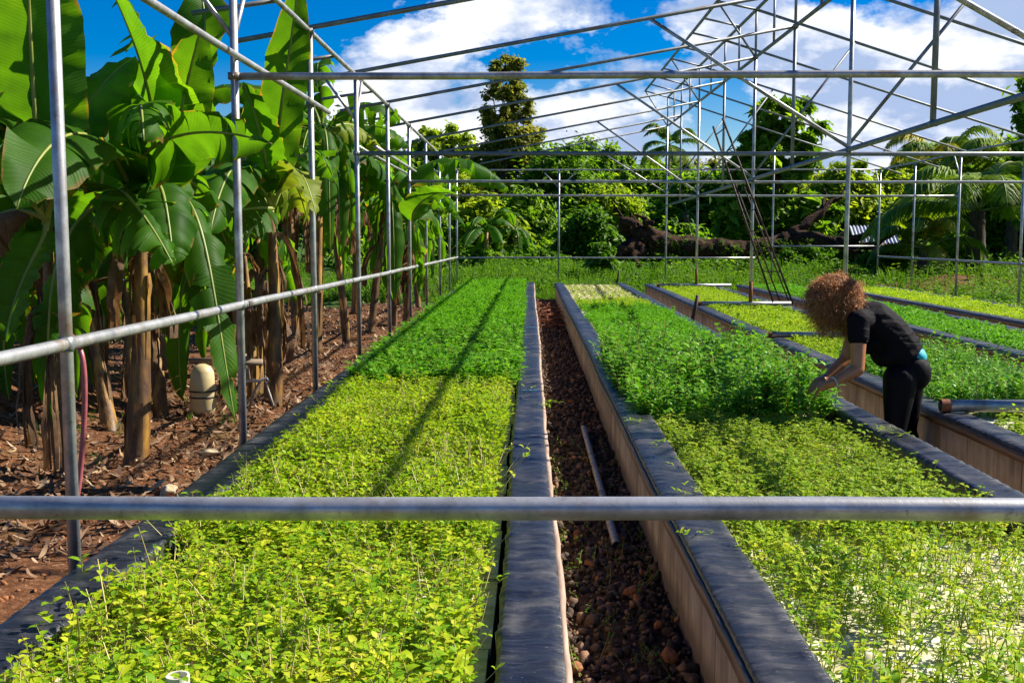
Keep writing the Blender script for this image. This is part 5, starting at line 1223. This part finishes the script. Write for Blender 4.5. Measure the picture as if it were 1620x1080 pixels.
    for (a, ra, wa), (b, rb, wb) in zip(pr[:-1], pr[1:]):
        for f in np.linspace(0, 1, 5): c = a.lerp(b, f); ell(mb, c, (ra + (rb - ra) * f, wa + (wb - wa) * f, ra + (rb - ra) * f), base=ICO2)
    ell(mb, P(1376, 541), (.090, .125, .082)); ell(mb, P(1402, 561), (.096, .13, .082))
    for sh, el_ in ((shN, elN), (shF, elF)):
        capsule(mb, sh, chest, .072, .09); capsule(mb, sh, sh.lerp(el_, .34), .070, .067)
    sh_ = remesh(mb, 'shirt', 'tee', t, .007, 6)
    # folds pressed into the cloth
    co = np.zeros(len(sh_.data.vertices) * 3); sh_.data.vertices.foreach_get('co', co); co = co.reshape(-1, 3); nn_ = np.zeros_like(co).ravel(); sh_.data.vertices.foreach_get('normal', nn_); nn_ = nn_.reshape(-1, 3)
    ax = np.array((pel - chest).normalized()); s = co @ ax; q = co[:, 1] * 9 + co[:, 2] * 4
    wgt = np.clip((s - s.min()) / (s.max() - s.min()) * 1.6 - .35, 0, 1)
    co += nn_ * ((np.sin(s * 105 + 3.0 * np.sin(q * 1.3) + q) * .0016 + np.sin(s * 47 + q * 2.1) * .0022) * wgt)[:, None]; sh_.data.vertices.foreach_set('co', co.ravel()); sh_.data.update()
    mb = MB(); limbs_leg(mb, .004); capsule(mb, waist.lerp(pel, .75), pel, .118, .122); remesh(mb, 'leggings', 'legg', t, .008, 6)
    # teal vest showing at the small of the back
    mb = MB(); b = P(1443, 561); ell(mb, b, (.088, .142, .072), Matrix.Rotation(rad(35), 4, 'Y')); remesh(mb, 'vest', 'teal', t, .006, 3)
    # bracelet
    mb = MB(); ax = (wrN - elN).normalized(); s1 = ax.cross(Vector((0, 1, 0))).normalized(); s2 = ax.cross(s1); c = wrN.lerp(elN, .10)
    for i in range(22):
        a_ = 2 * math.pi * i / 22; ell(mb, c + (s1 * math.cos(a_) + s2 * math.sin(a_)) * .032 + ax * .004 * (i % 2), (.0055,) * 3, None, ICO1)
    mb.out('bracelet', 'bead', t, smooth=True)
    # hair
    r = np.random.default_rng(9)
    hc = [(P(1320, 459), (.138, .150, .108)), (P(1299, 473, 7.12), (.105, .125, .105)), (P(1304, 494, 7.15), (.085, .12, .120)), (P(1343, 462), (.078, .115, .082)), (P(1330, 502, 7.12), (.070, .10, .115)), (P(1300, 462), (.08, .11, .075))]
    mb = MB()
    hc = [(c + Vector((.012, 0, .020)), np.array(q) * .93) for c, q in hc] + [(P(1346, 480, 7.12), (.075, .11, .085))]
    for c, rr_ in hc: ell(mb, c, np.array(rr_) * .80, None, ICO2)
    hr = remesh(mb, 'hair', 'haircore', t, .012, 3)
    # curls : corkscrew ribbons springing from the mass
    Vs, Fs = [], []; nb = 0; ncurl = 11000
    cs = np.array([c[:] for c, _ in hc]); rs = np.array([q for _, q in hc])
    for i in range(ncurl):
        k = int(r.choice(len(hc), p=[.27, .15, .18, .11, .10, .11, .08])); d = r.normal(size=3); d /= np.linalg.norm(d)
        bump = 1 + .13 * math.sin(d[0] * 9 + k) * math.sin(d[2] * 8 + 1.7 * k) + .08 * math.sin(d[1] * 11 + d[0] * 5); p0 = cs[k] + d * rs[k] * r.uniform(.66, .90) * bump; lk = np.sin(d * 6 + k * 2.0); g_ = d * .75 + np.array([-.22, 0, -.55]) + lk * .35 + r.normal(size=3) * .35; g_ /= np.linalg.norm(g_); ln = r.uniform(.03, .075) * (1.5 if d[2] < -.3 else 1) * (1.6 if r.random() < .04 else 1)
        s1 = np.cross(g_, r.normal(size=3)); s1 /= np.linalg.norm(s1); s2 = np.cross(g_, s1); m_ = 9; ra = r.uniform(.004, .010); w = r.uniform(.0008, .0019); ph = r.uniform(0, 6.28); turns = r.uniform(1, 2.2)
        tt_ = np.linspace(0, 1, m_)[:, None]; an = ph + tt_ * turns * 6.283
        C = p0 + g_ * ln * tt_ + (s1 * np.cos(an) + s2 * np.sin(an)) * ra * (.4 + tt_) + np.array([0, 0, -.02]) * tt_ ** 2; wd = (s1 * np.sin(an * .5) + s2 * np.cos(an * .5)) * w * (1.1 - tt_ * .7)
        Vv = np.stack([C + wd, C - wd], 1).reshape(-1, 3); j = np.arange(m_ - 1) * 2; Fs.append(np.stack([j, j + 1, j + 3, j + 2], 1) + nb); Vs.append(Vv); nb += len(Vv)
    # frizz halo
    hc_o = npmesh('curls', np.concatenate(Vs), np.concatenate(Fs), 'hair', t, smooth=True)
    hc_o.parent = hr; hc_o.location = (0, 0, 0)
woman()
print('objects', len(SC.objects), 'faces', sum(len(o.data.polygons) for o in SC.objects if o.type == 'MESH'))
